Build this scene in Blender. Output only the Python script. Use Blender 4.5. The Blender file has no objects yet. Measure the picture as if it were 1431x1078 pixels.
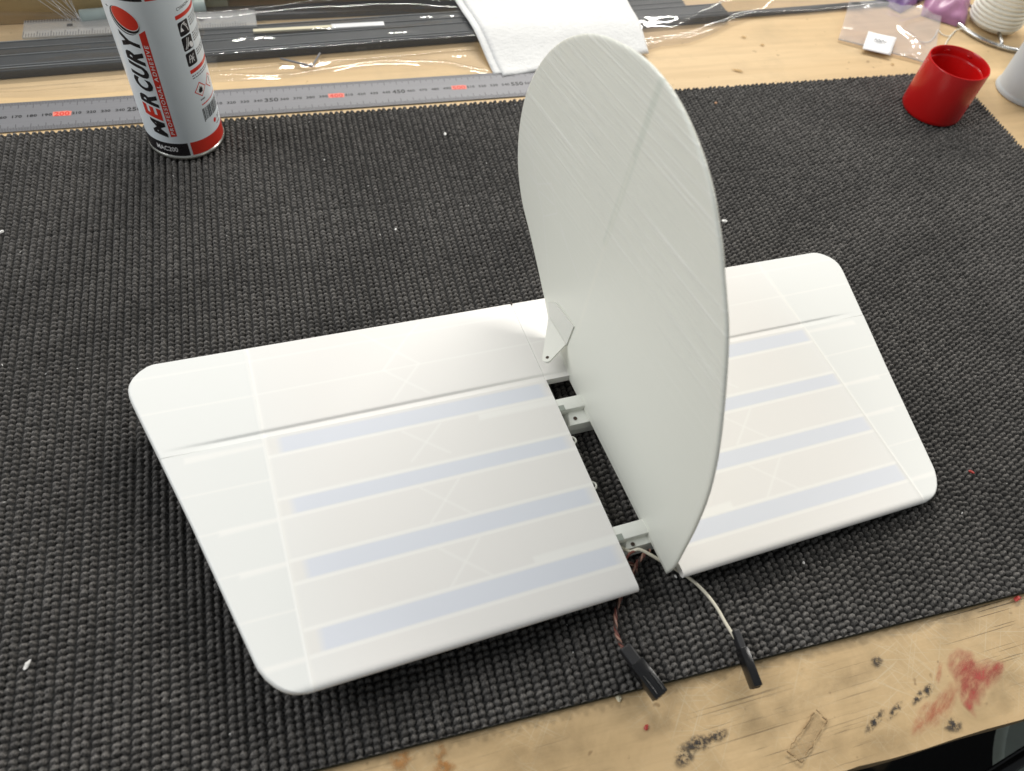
import bpy, bmesh, math, random
import numpy as np
from mathutils import Matrix, Vector
from mathutils.noise import noise as pnoise
random.seed(7); rng = np.random.default_rng(7)
S = bpy.context.scene
COL = S.collection
MM = 0.001

# ------------------------------------------------------------------ camera
CAMR = np.array([[0.96437531, -0.24450857, 0.10097431], [-0.14618189, -0.81068791, -0.5669356], [0.22047927, 0.53197808, -0.81755013]])
CAMC = np.array([-0.04126484, -0.5236476, 0.38194828]); CAMF = 1075.99
cam = bpy.data.objects.new('camera', bpy.data.cameras.new('camera')); COL.objects.link(cam)
r_, d_, f_ = CAMR
cam.matrix_world = Matrix([[r_[0], -d_[0], -f_[0], CAMC[0]], [r_[1], -d_[1], -f_[1], CAMC[1]], [r_[2], -d_[2], -f_[2], CAMC[2]], [0, 0, 0, 1]])
cam.data.sensor_width = 36; cam.data.lens = 36 * CAMF / 1431
cam.data.clip_start = 0.01; cam.data.clip_end = 50
cam.data.dof.use_dof = True; cam.data.dof.focus_distance = 0.47; cam.data.dof.aperture_fstop = 9.0
S.camera = cam

def at(px, py, z=-0.004):
    """the point of the level plane z that the photograph shows at pixel (px, py)"""
    d = CAMR.T @ np.array([(px - 715.5) / CAMF, (py - 539) / CAMF, 1.0])
    return CAMC + d * ((z - CAMC[2]) / d[2])

# ------------------------------------------------------------------ light: room tube lamps and an added fill
w = bpy.data.worlds.new('World'); S.world = w; w.use_nodes = True
w.node_tree.nodes['Background'].inputs[0].default_value = (0.93, 0.98, 1.0, 1)
w.node_tree.nodes['Background'].inputs[1].default_value = 0.20
def lamp(name, loc, aim, sx, sy, power, col):
    l = bpy.data.lights.new(name, 'AREA'); l.shape = 'RECTANGLE'; l.size = sx; l.size_y = sy; l.energy = power; l.color = col
    o = bpy.data.objects.new(name, l); COL.objects.link(o); o.location = loc
    v = (Vector(aim) - Vector(loc)).normalized()
    x = Vector((1, 0, 0)); y = v.cross(x).normalized() * -1; x = y.cross(-v).normalized()
    o.matrix_world = Matrix([[x[0], y[0], -v[0], loc[0]], [x[1], y[1], -v[1], loc[1]], [x[2], y[2], -v[2], loc[2]], [0, 0, 0, 1]])
    return o
lamp('ceiling_tube_lamp', (0.55, 1.15, 1.30), (0.1, -0.2, 0), 1.5, 0.10, 30.5, (1, 0.965, 0.90))
lamp('ceiling_tube_lamp', (1.7, 0.10, 1.15), (0.1, -0.2, 0), 1.2, 0.10, 14, (1, 0.965, 0.90))
lamp('left_fill_lamp', (-1.35, 0.05, 1.25), (0.1, -0.2, 0), 1.0, 1.0, 19.5, (0.98, 0.99, 1.0))  # added soft fill, brightens the fin's left face
S.view_settings.view_transform = 'Standard'; S.view_settings.look = 'None'; S.view_settings.exposure = 0.08; S.view_settings.gamma = 1

# ------------------------------------------------------------------ helpers
def tag(o, label=None, cat=None, group=None, kind=None):
    if label: o['label'] = label
    if cat: o['category'] = cat
    if group: o['group'] = group
    if kind: o['kind'] = kind
    return o
def empty(name, loc=(0, 0, 0), label=None, cat=None, group=None):
    o = bpy.data.objects.new(name, None); COL.objects.link(o); o.location = loc; o.empty_display_size = 0.01
    return tag(o, label, cat, group)
def worldloc(o):
    l = Vector((0, 0, 0))
    while o is not None:
        l = l + o.location; o = o.parent
    return np.array(l)
def mesh(name, V, F, m, parent=None, smooth=False, local=False):
    """one mesh object; V in world metres unless local"""
    V = np.asarray(V, float)
    if parent is not None and not local: V = V - worldloc(parent)
    me = bpy.data.meshes.new(name)
    me.from_pydata(V.tolist(), [], [tuple(int(i) for i in f) for f in F]); me.update()
    if smooth: me.polygons.foreach_set('use_smooth', [True] * len(me.polygons))
    if m: me.materials.append(m)
    o = bpy.data.objects.new(name, me); COL.objects.link(o)
    if parent is not None: o.parent = parent
    return o
def gridfaces(ny, nx, off=0, wrap=False):
    j, i = np.meshgrid(np.arange(ny - 1), np.arange(nx if wrap else nx - 1), indexing='ij')
    a = j * nx + i; b = j * nx + (i + 1) % nx
    return np.stack([a, b, b + nx, a + nx], -1).reshape(-1, 4) + off
class MB:
    def __init__(s): s.V = []; s.F = []
    def add(s, V, F):
        o = len(s.V); s.V += [tuple(v) for v in np.asarray(V, float)]; s.F += [tuple(int(i) + o for i in f) for f in F]; return s
    def box(s, c, size, R=None, bev=0.0):
        x, y, z = [k / 2 for k in size]; b = min(bev, x * .9, y * .9, z * .9)
        bm = bmesh.new(); bmesh.ops.create_cube(bm, size=1)
        for v in bm.verts: v.co = Vector((v.co.x * 2 * x, v.co.y * 2 * y, v.co.z * 2 * z))
        if b > 0: bmesh.ops.bevel(bm, geom=bm.edges[:] + bm.verts[:], offset=b, segments=2, affect='EDGES', profile=0.5)
        V = np.array([v.co[:] for v in bm.verts]); bm.verts.index_update(); F = [[v.index for v in f.verts] for f in bm.faces]; bm.free()
        if R is not None: V = V @ np.asarray(R).T
        return s.add(V + np.array(c), F)
    def tube(s, P, r, n=8, cap=True):
        P = np.asarray(P, float); m = len(P); r = np.broadcast_to(np.asarray(r, float), (m,))
        T = np.gradient(P, axis=0); T /= np.linalg.norm(T, axis=1)[:, None] + 1e-12
        up = np.array([0, 0, 1.]) if abs(T[0][2]) < .9 else np.array([1., 0, 0])
        V = []
        for k in range(m):
            a = np.cross(T[k], up); a /= np.linalg.norm(a) + 1e-12; b = np.cross(T[k], a)
            up = -b if np.dot(-b, up) > 0 else b
            a = np.cross(T[k], up); a /= np.linalg.norm(a); b = np.cross(a, T[k])
            for q in range(n):
                t = 2 * math.pi * q / n; V.append(P[k] + r[k] * (a * math.cos(t) + b * math.sin(t)))
        F = gridfaces(m, n, 0, True).tolist()
        if cap: F += [list(range(n))[::-1], [(m - 1) * n + q for q in range(n)]]
        return s.add(V, F)
    def lathe(s, prof, c=(0, 0, 0), n=64, cap0=False, cap1=False):
        V = []
        for r, z in prof:
            for q in range(n):
                t = 2 * math.pi * q / n; V.append((c[0] + r * math.cos(t), c[1] + r * math.sin(t), c[2] + z))
        F = gridfaces(len(prof), n, 0, True).tolist()
        if cap0: F.append(list(range(n))[::-1])
        if cap1: F.append([(len(prof) - 1) * n + q for q in range(n)])
        return s.add(V, F)
    def build(s, name, m, parent=None, smooth=False, local=False): return mesh(name, s.V, s.F, m, parent, smooth, local)
def autosmooth(o, deg=35):
    me = o.data; me.polygons.foreach_set('use_smooth', [True] * len(me.polygons))
    try: me.set_sharp_from_angle(angle=math.radians(deg))
    except Exception: pass
    return o
def catmull(P, n=6, closed=False):
    P = np.asarray(P, float); out = []; m = len(P)
    for i in range(m if closed else m - 1):
        g = (lambda k: P[k % m]) if closed else (lambda k: P[min(max(k, 0), m - 1)])
        p0, p1, p2, p3 = g(i - 1), g(i), g(i + 1), g(i + 2)
        for t in np.arange(n) / n:
            out.append(.5 * (2 * p1 + (p2 - p0) * t + (2 * p0 - 5 * p1 + 4 * p2 - p3) * t * t + (3 * p1 - p0 - 3 * p2 + p3) * t ** 3))
    if not closed: out.append(P[-1])
    return np.array(out)
def rotz(a): c, s = math.cos(a), math.sin(a); return np.array([[c, -s, 0], [s, c, 0], [0, 0, 1.]])

# ------------------------------------------------------------------ materials
class N:
    def __init__(s, name):
        s.m = bpy.data.materials.new(name); s.m.use_nodes = True; s.t = s.m.node_tree; s.n = s.t.nodes; s.l = s.t.links
        s.b = s.n['Principled BSDF']; s.out = s.n['Material Output']
    def new(s, typ, **k):
        x = s.n.new(typ)
        for a, v in k.items(): setattr(x, a, v)
        return x
    def set(s, sock, v):
        if hasattr(v, 'is_output') or hasattr(v, 'links'): s.l.new(v, sock)
        else: sock.default_value = v
    def math(s, op, a, b=0.0, c=0.0, clamp=False):
        x = s.new('ShaderNodeMath', operation=op, use_clamp=clamp)
        s.set(x.inputs[0], a); s.set(x.inputs[1], b); s.set(x.inputs[2], c); return x.outputs[0]
    def coord(s, kind='Object', scale=(1, 1, 1), loc=(0, 0, 0), rot=(0, 0, 0)):
        tc = s.new('ShaderNodeTexCoord'); mp = s.new('ShaderNodeMapping')
        src = tc.outputs[kind]
        if any(rot):
            m0 = s.new('ShaderNodeMapping'); m0.inputs['Rotation'].default_value = rot; s.l.new(src, m0.inputs[0]); src = m0.outputs[0]; rot = (0, 0, 0)
        s.l.new(src, mp.inputs[0]); mp.inputs['Scale'].default_value = scale; mp.inputs['Location'].default_value = loc; mp.inputs['Rotation'].default_value = rot
        return mp.outputs[0]
    def noise(s, vec, scale, detail=3, rough=.5, dist=0.0):
        x = s.new('ShaderNodeTexNoise'); s.l.new(vec, x.inputs['Vector']); x.inputs['Scale'].default_value = scale
        x.inputs['Detail'].default_value = detail; x.inputs['Roughness'].default_value = rough; x.inputs['Distortion'].default_value = dist; return x.outputs[0]
    def ramp(s, fac, pts):
        x = s.new('ShaderNodeValToRGB'); s.l.new(fac, x.inputs[0]); e = x.color_ramp.elements
        while len(e) < len(pts): e.new(0.5)
        for k, (p, c) in enumerate(pts):
            e[k].position = p; e[k].color = (c, c, c, 1) if not hasattr(c, '__len__') else (*c[:3], 1)
        return x.outputs[0]
    def mix(s, fac, a, b, blend='MIX'):
        x = s.new('ShaderNodeMix', data_type='RGBA', blend_type=blend)
        s.set(x.inputs[0], fac); s.set(x.inputs[6], (*a, 1) if isinstance(a, tuple) and len(a) == 3 else a); s.set(x.inputs[7], (*b, 1) if isinstance(b, tuple) and len(b) == 3 else b)
        return x.outputs[2]
    def bump(s, h, strength, dist=0.001):
        x = s.new('ShaderNodeBump'); s.l.new(h, x.inputs['Height']); x.inputs['Strength'].default_value = strength; x.inputs['Distance'].default_value = dist
        s.l.new(x.outputs[0], s.b.inputs['Normal']); return x
    def base(s, c): s.set(s.b.inputs['Base Color'], (*c, 1) if isinstance(c, tuple) and len(c) == 3 else c)
    def p(s, **k):
        for a, v in k.items(): s.set(s.b.inputs[{'rough': 'Roughness', 'metal': 'Metallic', 'spec': 'Specular IOR Level', 'coat': 'Coat Weight', 'alpha': 'Alpha', 'trans': 'Transmission Weight', 'sheen': 'Sheen Weight', 'sss': 'Subsurface Weight'}[a]], v)
        return s
def simple(name, c, rough=.5, metal=0., var=.12, scale=120., bump=0., spec=.5):
    k = N(name); v = k.coord(); n = k.noise(v, scale, 4, .6)
    k.base(k.mix(n, tuple(x * (1 - var) for x in c), tuple(min(1, x * (1 + var)) for x in c))); k.p(metal=metal, spec=spec)
    k.p(rough=k.ramp(n, [(.3, rough * .9), (.7, min(1, rough * 1.1))]))
    if bump: k.bump(k.noise(v, scale * 4, 3, .6), bump, .0005)
    return k.m
def film(name, tint=(.9, .9, .92), haze=.10, rough=.08, gloss=.16, wrinkle=90.):
    k = N(name); v = k.coord()
    tr = k.new('ShaderNodeBsdfTransparent'); tr.inputs[0].default_value = (*tint, 1)
    gl = k.new('ShaderNodeBsdfGlossy'); gl.inputs['Roughness'].default_value = rough
    df = k.new('ShaderNodeBsdfDiffuse'); df.inputs[0].default_value = (.8, .8, .8, 1)
    bp = k.new('ShaderNodeBump'); bp.inputs['Strength'].default_value = .25; bp.inputs['Distance'].default_value = .002
    k.l.new(k.noise(v, wrinkle, 2, .5), bp.inputs['Height']); k.l.new(bp.outputs[0], gl.inputs['Normal'])
    lw = k.new('ShaderNodeLayerWeight'); lw.inputs[0].default_value = .5; k.l.new(bp.outputs[0], lw.inputs['Normal']); fr_ = k.math('MULTIPLY_ADD', k.math('POWER', lw.outputs['Facing'], 5.), .9, .05)
    m1 = k.new('ShaderNodeMixShader'); m1.inputs[0].default_value = haze; k.l.new(tr.outputs[0], m1.inputs[1]); k.l.new(df.outputs[0], m1.inputs[2])
    m2 = k.new('ShaderNodeMixShader'); k.l.new(k.math('ADD', k.math('MULTIPLY', fr_, 1.0), gloss * .15, clamp=True), m2.inputs[0])
    k.l.new(m1.outputs[0], m2.inputs[1]); k.l.new(gl.outputs[0], m2.inputs[2]); k.l.new(m2.outputs[0], k.out.inputs[0])
    return k.m

def wood_mat(name, c1, c2, worn=True):
    k = N(name); v = k.coord()
    g1 = k.noise(k.coord(scale=(6, 90, 60)), 1, 5, .6, .4); g2 = k.noise(k.coord(scale=(2.2, 14, 8)), 1, 3, .5, 1.0); fine = k.noise(k.coord(scale=(40, 900, 300)), 1, 2, .5)
    col = k.mix(k.ramp(g2, [(.3, 0.), (.7, 1.)]), c1, c2)
    col = k.mix(k.math('MULTIPLY', k.ramp(g1, [(.42, 0.), (.62, 1.)]), .28), col, tuple(x * .72 for x in c1))
    col = k.mix(k.math('MULTIPLY', k.ramp(fine, [(.5, 0.), (.75, 1.)]), .18), col, tuple(x * .6 for x in c1))
    h = g1
    if worn:
        # grime patches, dark cracks along the grain, pale knife scratches
        gr = k.ramp(k.noise(v, 14, 5, .65), [(.50, 0.), (.72, 1.)]); col = k.mix(k.math('MULTIPLY', gr, .30), col, (.26, .205, .12)); fz0 = k.new('ShaderNodeSeparateXYZ'); k.l.new(v, fz0.inputs[0]); fr0 = k.math('LESS_THAN', fz0.outputs[1], -0.24); gr2 = k.ramp(k.noise(v, 34, 5, .7, .6), [(.40, 0.), (.66, 1.)]); col = k.mix(k.math('MULTIPLY', fr0, .22), col, (.49, .335, .165)); col = k.mix(k.math('MULTIPLY', k.math('MULTIPLY', gr2, fr0), .36), col, (.29, .20, .095))
        zone = k.ramp(k.noise(v, 9, 2, .5), [(.44, 0.), (.6, 1.)])
        front = k.new('ShaderNodeSeparateXYZ'); k.l.new(v, front.inputs[0])
        fz = k.math('LESS_THAN', front.outputs[1], -0.24)
        ck = k.ramp(k.noise(k.coord(scale=(13, 900, 1), rot=(0, 0, math.radians(-1.5))), 1, 3, .6), [(.61, 0.), (.645, 1.)])
        crack = k.math('MULTIPLY', k.math('MULTIPLY', ck, zone), fz)
        sc = 0.0
        for ang, sx in ((38, 1), (-52, 1), (75, 1), (12, 1), (-20, 1), (58, 1)):
            q = k.ramp(k.noise(k.coord(scale=(26, 1300, 1), rot=(0, 0, math.radians(ang)), loc=(ang, ang * .3, 0)), 1, 1, .4), [(.665, 0.), (.70, 1.)])
            sc = k.math('MAXIMUM', q, sc)
        sc = k.math('MULTIPLY', k.math('MULTIPLY', sc, k.ramp(k.noise(v, 26, 2, .5), [(.42, 0.), (.58, 1.)])), fz)
        col = k.mix(k.math('MULTIPLY', sc, .38), col, (.62, .54, .38))
        col = k.mix(k.math('MULTIPLY', crack, .8), col, (.10, .068, .036))
        sp = k.ramp(k.noise(v, 150, 2, .5), [(.70, 0.), (.76, 1.)]); col = k.mix(k.math('MULTIPLY', sp, .6), col, (.20, .12, .05))
        h = k.math('SUBTRACT', k.math('MULTIPLY', g1, .3), crack)
    k.base(col); k.p(rough=.5, spec=.35); k.bump(h, .35, .0006); return k.m

M = {}
M['wood'] = wood_mat('worn_plywood', (.565, .395, .205), (.68, .50, .285))
M['pine'] = wood_mat('pale_pine', (.62, .47, .27), (.70, .56, .36), False)
M['oldwood'] = wood_mat('brown_board', (.40, .28, .13), (.50, .37, .19), False)
M['ply_edge'] = simple('plywood_edge', (.30, .20, .10), .8, var=.4, scale=300)
M['olive'] = simple('olive_rubber_backing', (.055, .05, .026), .8, var=.3)
M['steel'] = None
k = N('brushed_steel'); g = k.noise(k.coord(scale=(8, 900, 50)), 1, 3, .6)
k.base(k.mix(g, (.17, .17, .18), (.225, .225, .24))); k.p(metal=.25, rough=.5); k.bump(g, .08, .0002); M['steel'] = k.m
M['chrome'] = simple('dull_chrome_wire', (.55, .55, .54), .28, 1.0)
M['ink'] = simple('black_ink', (.012, .012, .014), .45)
M['tick'] = simple('engraved_tick', (.06, .06, .065), .6)
M['redink'] = simple('red_ink', (.62, .045, .03), .4)
M['palered'] = simple('worn_red_fill', (.72, .20, .15), .55, var=.25, scale=500)
M['canred'] = simple('can_red_print', (.64, .034, .018), .30, var=.04)
M['canwhite'] = simple('can_white_lacquer', (.74, .80, .84), .33, var=.02)
M['white_ink'] = simple('white_ink', (.80, .80, .80), .4)
M['cangrey'] = simple('grey_small_print', (.12, .12, .13), .5)
M['canblack'] = simple('can_black_print', (.014, .012, .014), .28)
M['tin'] = simple('tinplate_rim', (.62, .62, .58), .25, 1.0)
M['redcap'] = None
k = N('glossy_red_plastic'); k.base((.50, .006, .006)); k.p(rough=.24, spec=.5); M['redcap'] = k.m
M['blackplastic'] = simple('black_plastic', (.010, .010, .011), .22, var=.2)
M['boot'] = simple('black_heat_shrink', (.016, .016, .018), .5)
M['bar'] = simple('black_anodised_bar', (.030, .033, .036), .40, var=.15, scale=60, spec=.45)
M['barline'] = simple('bar_edge', (.16, .17, .175), .35)
M['film'] = film('clear_plastic_film', tint=(.985, .985, .985), haze=.03)
M['film2'] = film('clear_plastic_bag', tint=(.96, .95, .95), haze=.09, wrinkle=60.)
M['zipfilm'] = film('zip_bag_film', tint=(.97, .93, .95), haze=.26, rough=.12, wrinkle=120.)
M['acrylic'] = film('clear_acrylic', tint=(.80, .82, .82), haze=.30, rough=.2)
M['towel'] = None
k = N('paper_towel'); v = k.coord(); h = k.math('ADD', k.noise(k.coord(scale=(260, 420, 100)), 1, 3, .6), k.math('MULTIPLY', k.noise(v, 60, 3, .6), 1.2))
k.base(k.mix(k.noise(v, 200, 3, .6), (.70, .70, .69), (.79, .79, .78))); k.p(rough=.95, spec=.1); k.bump(h, .55, .0012); M['towel'] = k.m
M['paper'] = simple('white_paper', (.80, .80, .80), .8, var=.03)
M['pink'] = simple('pink_wrapper', (.40, .19, .32), .35, var=.25, scale=90)
M['purple'] = simple('purple_wrapper', (.23, .14, .33), .35, var=.25, scale=90)
M['tube'] = simple('grey_green_plastic_tube', (.27, .32, .31), .4)
M['palegreen'] = simple('pale_green_board', (.46, .50, .40), .6)
M['cord'] = simple('white_cotton_cord', (.80, .79, .70), .9, var=.06, bump=.3)
M['frost'] = simple('frosted_plastic', (.52, .56, .58), .45, var=.04)
M['wire_white'] = simple('off_white_wire', (.62, .58, .47), .45)
M['wire_red'] = simple('dull_red_wire', (.17, .05, .036), .4)
M['wire_brown'] = simple('brown_wire', (.05, .026, .02), .4)
M['wire_pink'] = simple('pale_red_wire', (.36, .20, .15), .4)
M['hornwhite'] = simple('white_nylon', (.80, .80, .73), .45, var=.03)
M['hole'] = simple('dark_hole', (.05, .03, .02), .7)
M['bracket'] = simple('white_printed_bracket', (.77, .78, .72), .5, var=.05, scale=300)
M['bracknotch'] = simple('grey_recess', (.30, .33, .29), .6)
M['floor'] = simple('dark_floor', (.012, .012, .013), .8)
M['bin'] = simple('grey_plastic_bin', (.62, .70, .62), .5)
M['binin'] = simple('bin_inside', (.33, .36, .33), .6)
M['crumbw'] = simple('white_crumb', (.80, .79, .76), .6)
M['crumbr'] = simple('red_crumb', (.42, .035, .025), .5)
M['crumby'] = simple('cream_crumb', (.70, .64, .46), .6)
M['crumbb'] = simple('tan_crumb', (.42, .23, .12), .5)
M['strand'] = film('clear_nylon_strand', tint=(.9, .9, .9), haze=.55)
def plastic_col(name, lines=False):
    k = N(name); a = k.new('ShaderNodeAttribute'); a.attribute_name = 'Col'; v = k.coord()
    k.base(k.mix(k.math('MULTIPLY', k.noise(v, 45, 3, .6), .05), a.outputs[0], (.70, .68, .60))); k.p(rough=.42, spec=.4)
    k.bump(k.noise(k.coord(scale=(300, 2600, 300)), 1, 2, .5), .05, .0002); return k.m
M['pla'] = plastic_col('white_printed_plastic')
# the fin: layer lines, spar and hatch outlines show through its skin (object space: x chord, y height)
def fin_mat():
    k = N('white_printed_fin'); tc = k.new('ShaderNodeTexCoord'); sp = k.new('ShaderNodeSeparateXYZ'); k.l.new(tc.outputs['Object'], sp.inputs[0])
    x = k.math('MULTIPLY', sp.outputs[0], 1000.); y = k.math('MULTIPLY', sp.outputs[1], 1000.)
    wv = k.math('ADD', y, k.math('MULTIPLY', x, .115))
    cx = k.new('ShaderNodeCombineXYZ'); k.l.new(wv, cx.inputs[1]); k.l.new(k.math('MULTIPLY', x, .012), cx.inputs[0])
    n1 = k.noise(cx.outputs[0], .55, 3, .75); n2 = k.noise(cx.outputs[0], 1.6, 1, .5)
    up = k.ramp(k.math('DIVIDE', wv, 210.), [(.38, 0.05), (.66, 1.)])
    line = k.math('MULTIPLY', k.ramp(n1, [(.50, 0.), (.64, 1.)]), up)
    col = k.mix(k.math('MULTIPLY', line, .75), (.80, .81, .73), (.91, .915, .85))
    def seg(x0, y0, x1, y1, wd):
        L = math.hypot(x1 - x0, y1 - y0); ux, uy = (x1 - x0) / L, (y1 - y0) / L
        dx = k.math('SUBTRACT', x, x0); dy = k.math('SUBTRACT', y, y0)
        t = k.math('MINIMUM', k.math('MAXIMUM', k.math('ADD', k.math('MULTIPLY', dx, ux), k.math('MULTIPLY', dy, uy)), 0.), L)
        ex = k.math('SUBTRACT', dx, k.math('MULTIPLY', t, ux)); ey = k.math('SUBTRACT', dy, k.math('MULTIPLY', t, uy))
        d = k.math('SQRT', k.math('ADD', k.math('MULTIPLY', ex, ex), k.math('MULTIPLY', ey, ey)))
        return k.math('SUBTRACT', 1., k.math('DIVIDE', d, wd), clamp=True)
    spar = k.math('MULTIPLY', k.math('MULTIPLY', seg(137, 189, 138, 100, 3.0), 1.6, clamp=True), .42)
    col = k.mix(spar, col, (.60, .655, .57))
    col = k.mix(k.math('MULTIPLY', seg(138, 150, 136, 30, 2.4), .6), col, (.84, .84, .75))
    ln = 0.
    for s_ in [(215, 72, 200, 85), (200, 85, 187, 75), (187, 75, 200, 61), (200, 61, 215, 72), (212, 70, 192, 77), (181, 73, 168, 67), (240, 92, 215, 72), (200, 61, 180, 35), (228, 70, 215, 72), (178, 70, 150, 62)]:
        ln = k.math('MAXIMUM', seg(*s_, .75), ln)
    col = k.mix(k.math('MULTIPLY', ln, .55), col, (.86, .86, .82))
    blotch = k.noise(tc.outputs['Object'], 14, 2, .5); col = k.mix(k.math('MULTIPLY', blotch, .12), col, (.69, .665, .60))
    k.base(col); k.p(rough=.40, spec=.4)
    k.bump(k.math('ADD', k.math('MULTIPLY', line, .7), k.math('MULTIPLY', k.math('MULTIPLY', n2, up), .35)), .6, .0004); return k.m
M['fin'] = fin_mat()
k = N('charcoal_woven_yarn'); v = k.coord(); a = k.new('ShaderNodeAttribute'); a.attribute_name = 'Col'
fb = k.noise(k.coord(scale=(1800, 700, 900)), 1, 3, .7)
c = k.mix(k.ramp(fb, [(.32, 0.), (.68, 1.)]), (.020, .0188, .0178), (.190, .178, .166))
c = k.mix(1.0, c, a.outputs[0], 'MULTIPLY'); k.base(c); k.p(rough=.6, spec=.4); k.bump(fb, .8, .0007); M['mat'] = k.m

# ------------------------------------------------------------------ workbench
TZ = -0.004
bench = empty('workbench', (0.15, -0.15, TZ), 'worn plywood workbench with a scratched and stained front edge', 'workbench')
FY = -0.5165
nx = 60
xs = np.linspace(-0.9, 1.3, 120)
edge = np.array([FY + .0012 * pnoise(Vector((x * 60, 3, 1))) + .0006 * pnoise(Vector((x * 16, 9, 2))) for x in xs])
mb = MB()
V = np.concatenate([np.stack([xs, np.full_like(xs, .62), np.full_like(xs, TZ)], 1), np.stack([xs, edge, np.full_like(xs, TZ)], 1)])
mb.add(V, gridfaces(2, 120)[:, ::-1])
mb.build('tabletop', M['wood'], bench)
mb = MB(); V = np.concatenate([np.stack([xs, edge, np.full_like(xs, TZ)], 1), np.stack([xs, edge - .0005, np.full_like(xs, TZ - .024)], 1), np.stack([xs, np.full_like(xs, .62), np.full_like(xs, TZ - .024)], 1)])
mb.add(V, gridfaces(3, 120)[:, ::-1]); mb.build('front_edge', M['ply_edge'], bench)
# stains and scraps that sit on the tabletop as thin layers
def blob(name, pts, m, dz, parent=bench, n=5):
    P = catmull(pts, n, True); P = np.array([p + np.array([pnoise(Vector((p[0] * 700, p[1] * 700, dz * 9e4))), pnoise(Vector((p[0] * 700, p[1] * 700, 5)))]) * .0007 for p in P])
    V = np.c_[P, np.full(len(P), TZ + dz)]
    return mesh(name, V, [list(range(len(V)))], m, parent)
def stain_mat(name, c, lo, hi, scale, amt=1., stretch=(1, 1, 1), rot=0.):
    k = N(name); k.base(c); k.p(rough=.6, spec=.3)
    n = k.noise(k.coord(scale=stretch, rot=(0, 0, rot)), scale, 5, .65)
    a = k.math('MULTIPLY', k.ramp(n, [(lo, 0.), (hi, 1.)]), amt)
    # fade towards the outline (UV-free: vertex attribute)
    at_ = k.new('ShaderNodeAttribute'); at_.attribute_name = 'fade'
    k.p(alpha=k.math('MULTIPLY', a, at_.outputs[2])); return k.m
def softblob(name, c, R, rx, ry, ang, m, dz, wob=.25):
    """an irregular round stain, thinner at its rim"""
    n, rings = 40, 5; V = [(c[0], c[1], TZ + dz)]; fd = [1.]
    for i in range(1, rings + 1):
        for q in range(n):
            t = 2 * math.pi * q / n; kx = 1 + wob * pnoise(Vector((math.cos(t) * 1.7 + c[0] * 40, math.sin(t) * 1.7, dz * 4e4)))
            u, v = rx * kx * i / rings * math.cos(t), ry * kx * i / rings * math.sin(t)
            V.append((c[0] + u * math.cos(ang) - v * math.sin(ang), c[1] + u * math.sin(ang) + v * math.cos(ang), TZ + dz)); fd.append(1 - (i / rings) ** 2)
    F = [(0, 1 + q, 1 + (q + 1) % n) for q in range(n)] + (gridfaces(rings, n, 1, True)).tolist()
    o = mesh(name, V, F, m, R); at_ = o.data.attributes.new('fade', 'FLOAT', 'POINT'); at_.data.foreach_set('value', fd); return o
redst = stain_mat('red_paint_stain', (.46, .075, .065), .30, .66, 110, .78, (1, 2.2, 1), -.6)
redst2 = stain_mat('orange_red_smear', (.50, .12, .065), .32, .68, 120, .6, (1, 3, 1), -.6)
for i, (px, py, rx, ry, a) in enumerate([(1346, 930, .0105, .009, .3), (1368, 945, .016, .0085, .25), (1358, 968, .008, .007, .9), (1392, 936, .008, .003, .3), (1352, 985, .003, .007, .2)]):
    p = at(px, py, TZ); softblob('red_stain', p, bench, rx, ry, a, redst, .00010 + .00004 * i)
for i, (px, py, rx, ry, a) in enumerate([(1318, 984, .019, .0048, .5), (1290, 1003, .013, .0042, .5), (1312, 940, .007, .0016, .85)]):
    p = at(px, py, TZ); softblob('red_smear', p, bench, rx, ry, a, redst2, .00034 + .00004 * i)
blk = stain_mat('black_glue_marks', (.03, .028, .03), .46, .52, 620, .95, (1, 1, 1))
for i, (px, py, rx, ry) in enumerate([(1222, 1008, .0095, .0022), (1250, 993, .007, .0018), (1282, 975, .006, .0020), (1296, 965, .005, .0024), (1331, 1014, .006, .004), (1225, 925, .004, .003), (975, 1040, .010, .004), (955, 1060, .006, .004), (1003, 1028, .006, .003)]):
    p = at(px, py, TZ); softblob('black_mark', p, bench, rx, ry, .48 if i < 4 else .1, blk, .00050 + .00003 * i)
org = stain_mat('orange_glue_marks', (.42, .20, .06), .44, .58, 300, .8)
for i, (px, py, rx, ry) in enumerate([(560, 1062, .006, .005), (618, 1060, .003, .008), (620, 1073, .006, .004), (925, 92, .0, .0)][:3]):
    p = at(px, py, TZ); softblob('orange_mark', p, bench, rx, ry, .1, org, .00080 + .00003 * i)
kn = stain_mat('amber_knot', (.42, .26, .09), .2, .5, 60, .85)
for i, (px, py, rx, ry, a) in enumerate([(1031, 100, .006, .0025, -.5), (1065, 64, .0024, .0022, 0), (1039, 53, .003, .0025, 0), (1247, 91, .002, .002, 0)]):
    p = at(px, py, TZ); softblob('knot', p, bench, rx, ry, a, kn, .00090 + .00003 * i, .15)
gri = stain_mat('grey_brown_grime', (.16, .115, .06), .30, .80, 120, .30)
for i, (px, py, rx, ry, a) in enumerate([(1085, 1000, .022, .010, .2), (1040, 955, .012, .006, .2), (1180, 950, .03, .006, .15), (930, 1010, .016, .008, .1), (1235, 1045, .02, .008, .15), (1395, 960, .02, .010, .2), (760, 1050, .03, .010, .1), (1330, 880, .02, .006, .15), (640, 1045, .03, .005, .1), (1160, 1040, .016, .008, .4)]):
    p = at(px, py, TZ); softblob('grime_patch', p, bench, rx, ry, a, gri, .00120 + .00003 * i, .5)
tape = stain_mat('old_tape_residue', (.30, .215, .12), .30, .7, 300, .55)
tp = [at(a, b, TZ + .0016) for a, b in [(1141, 992), (1156, 1007), (1120, 1066), (1101, 1050)]]
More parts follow.
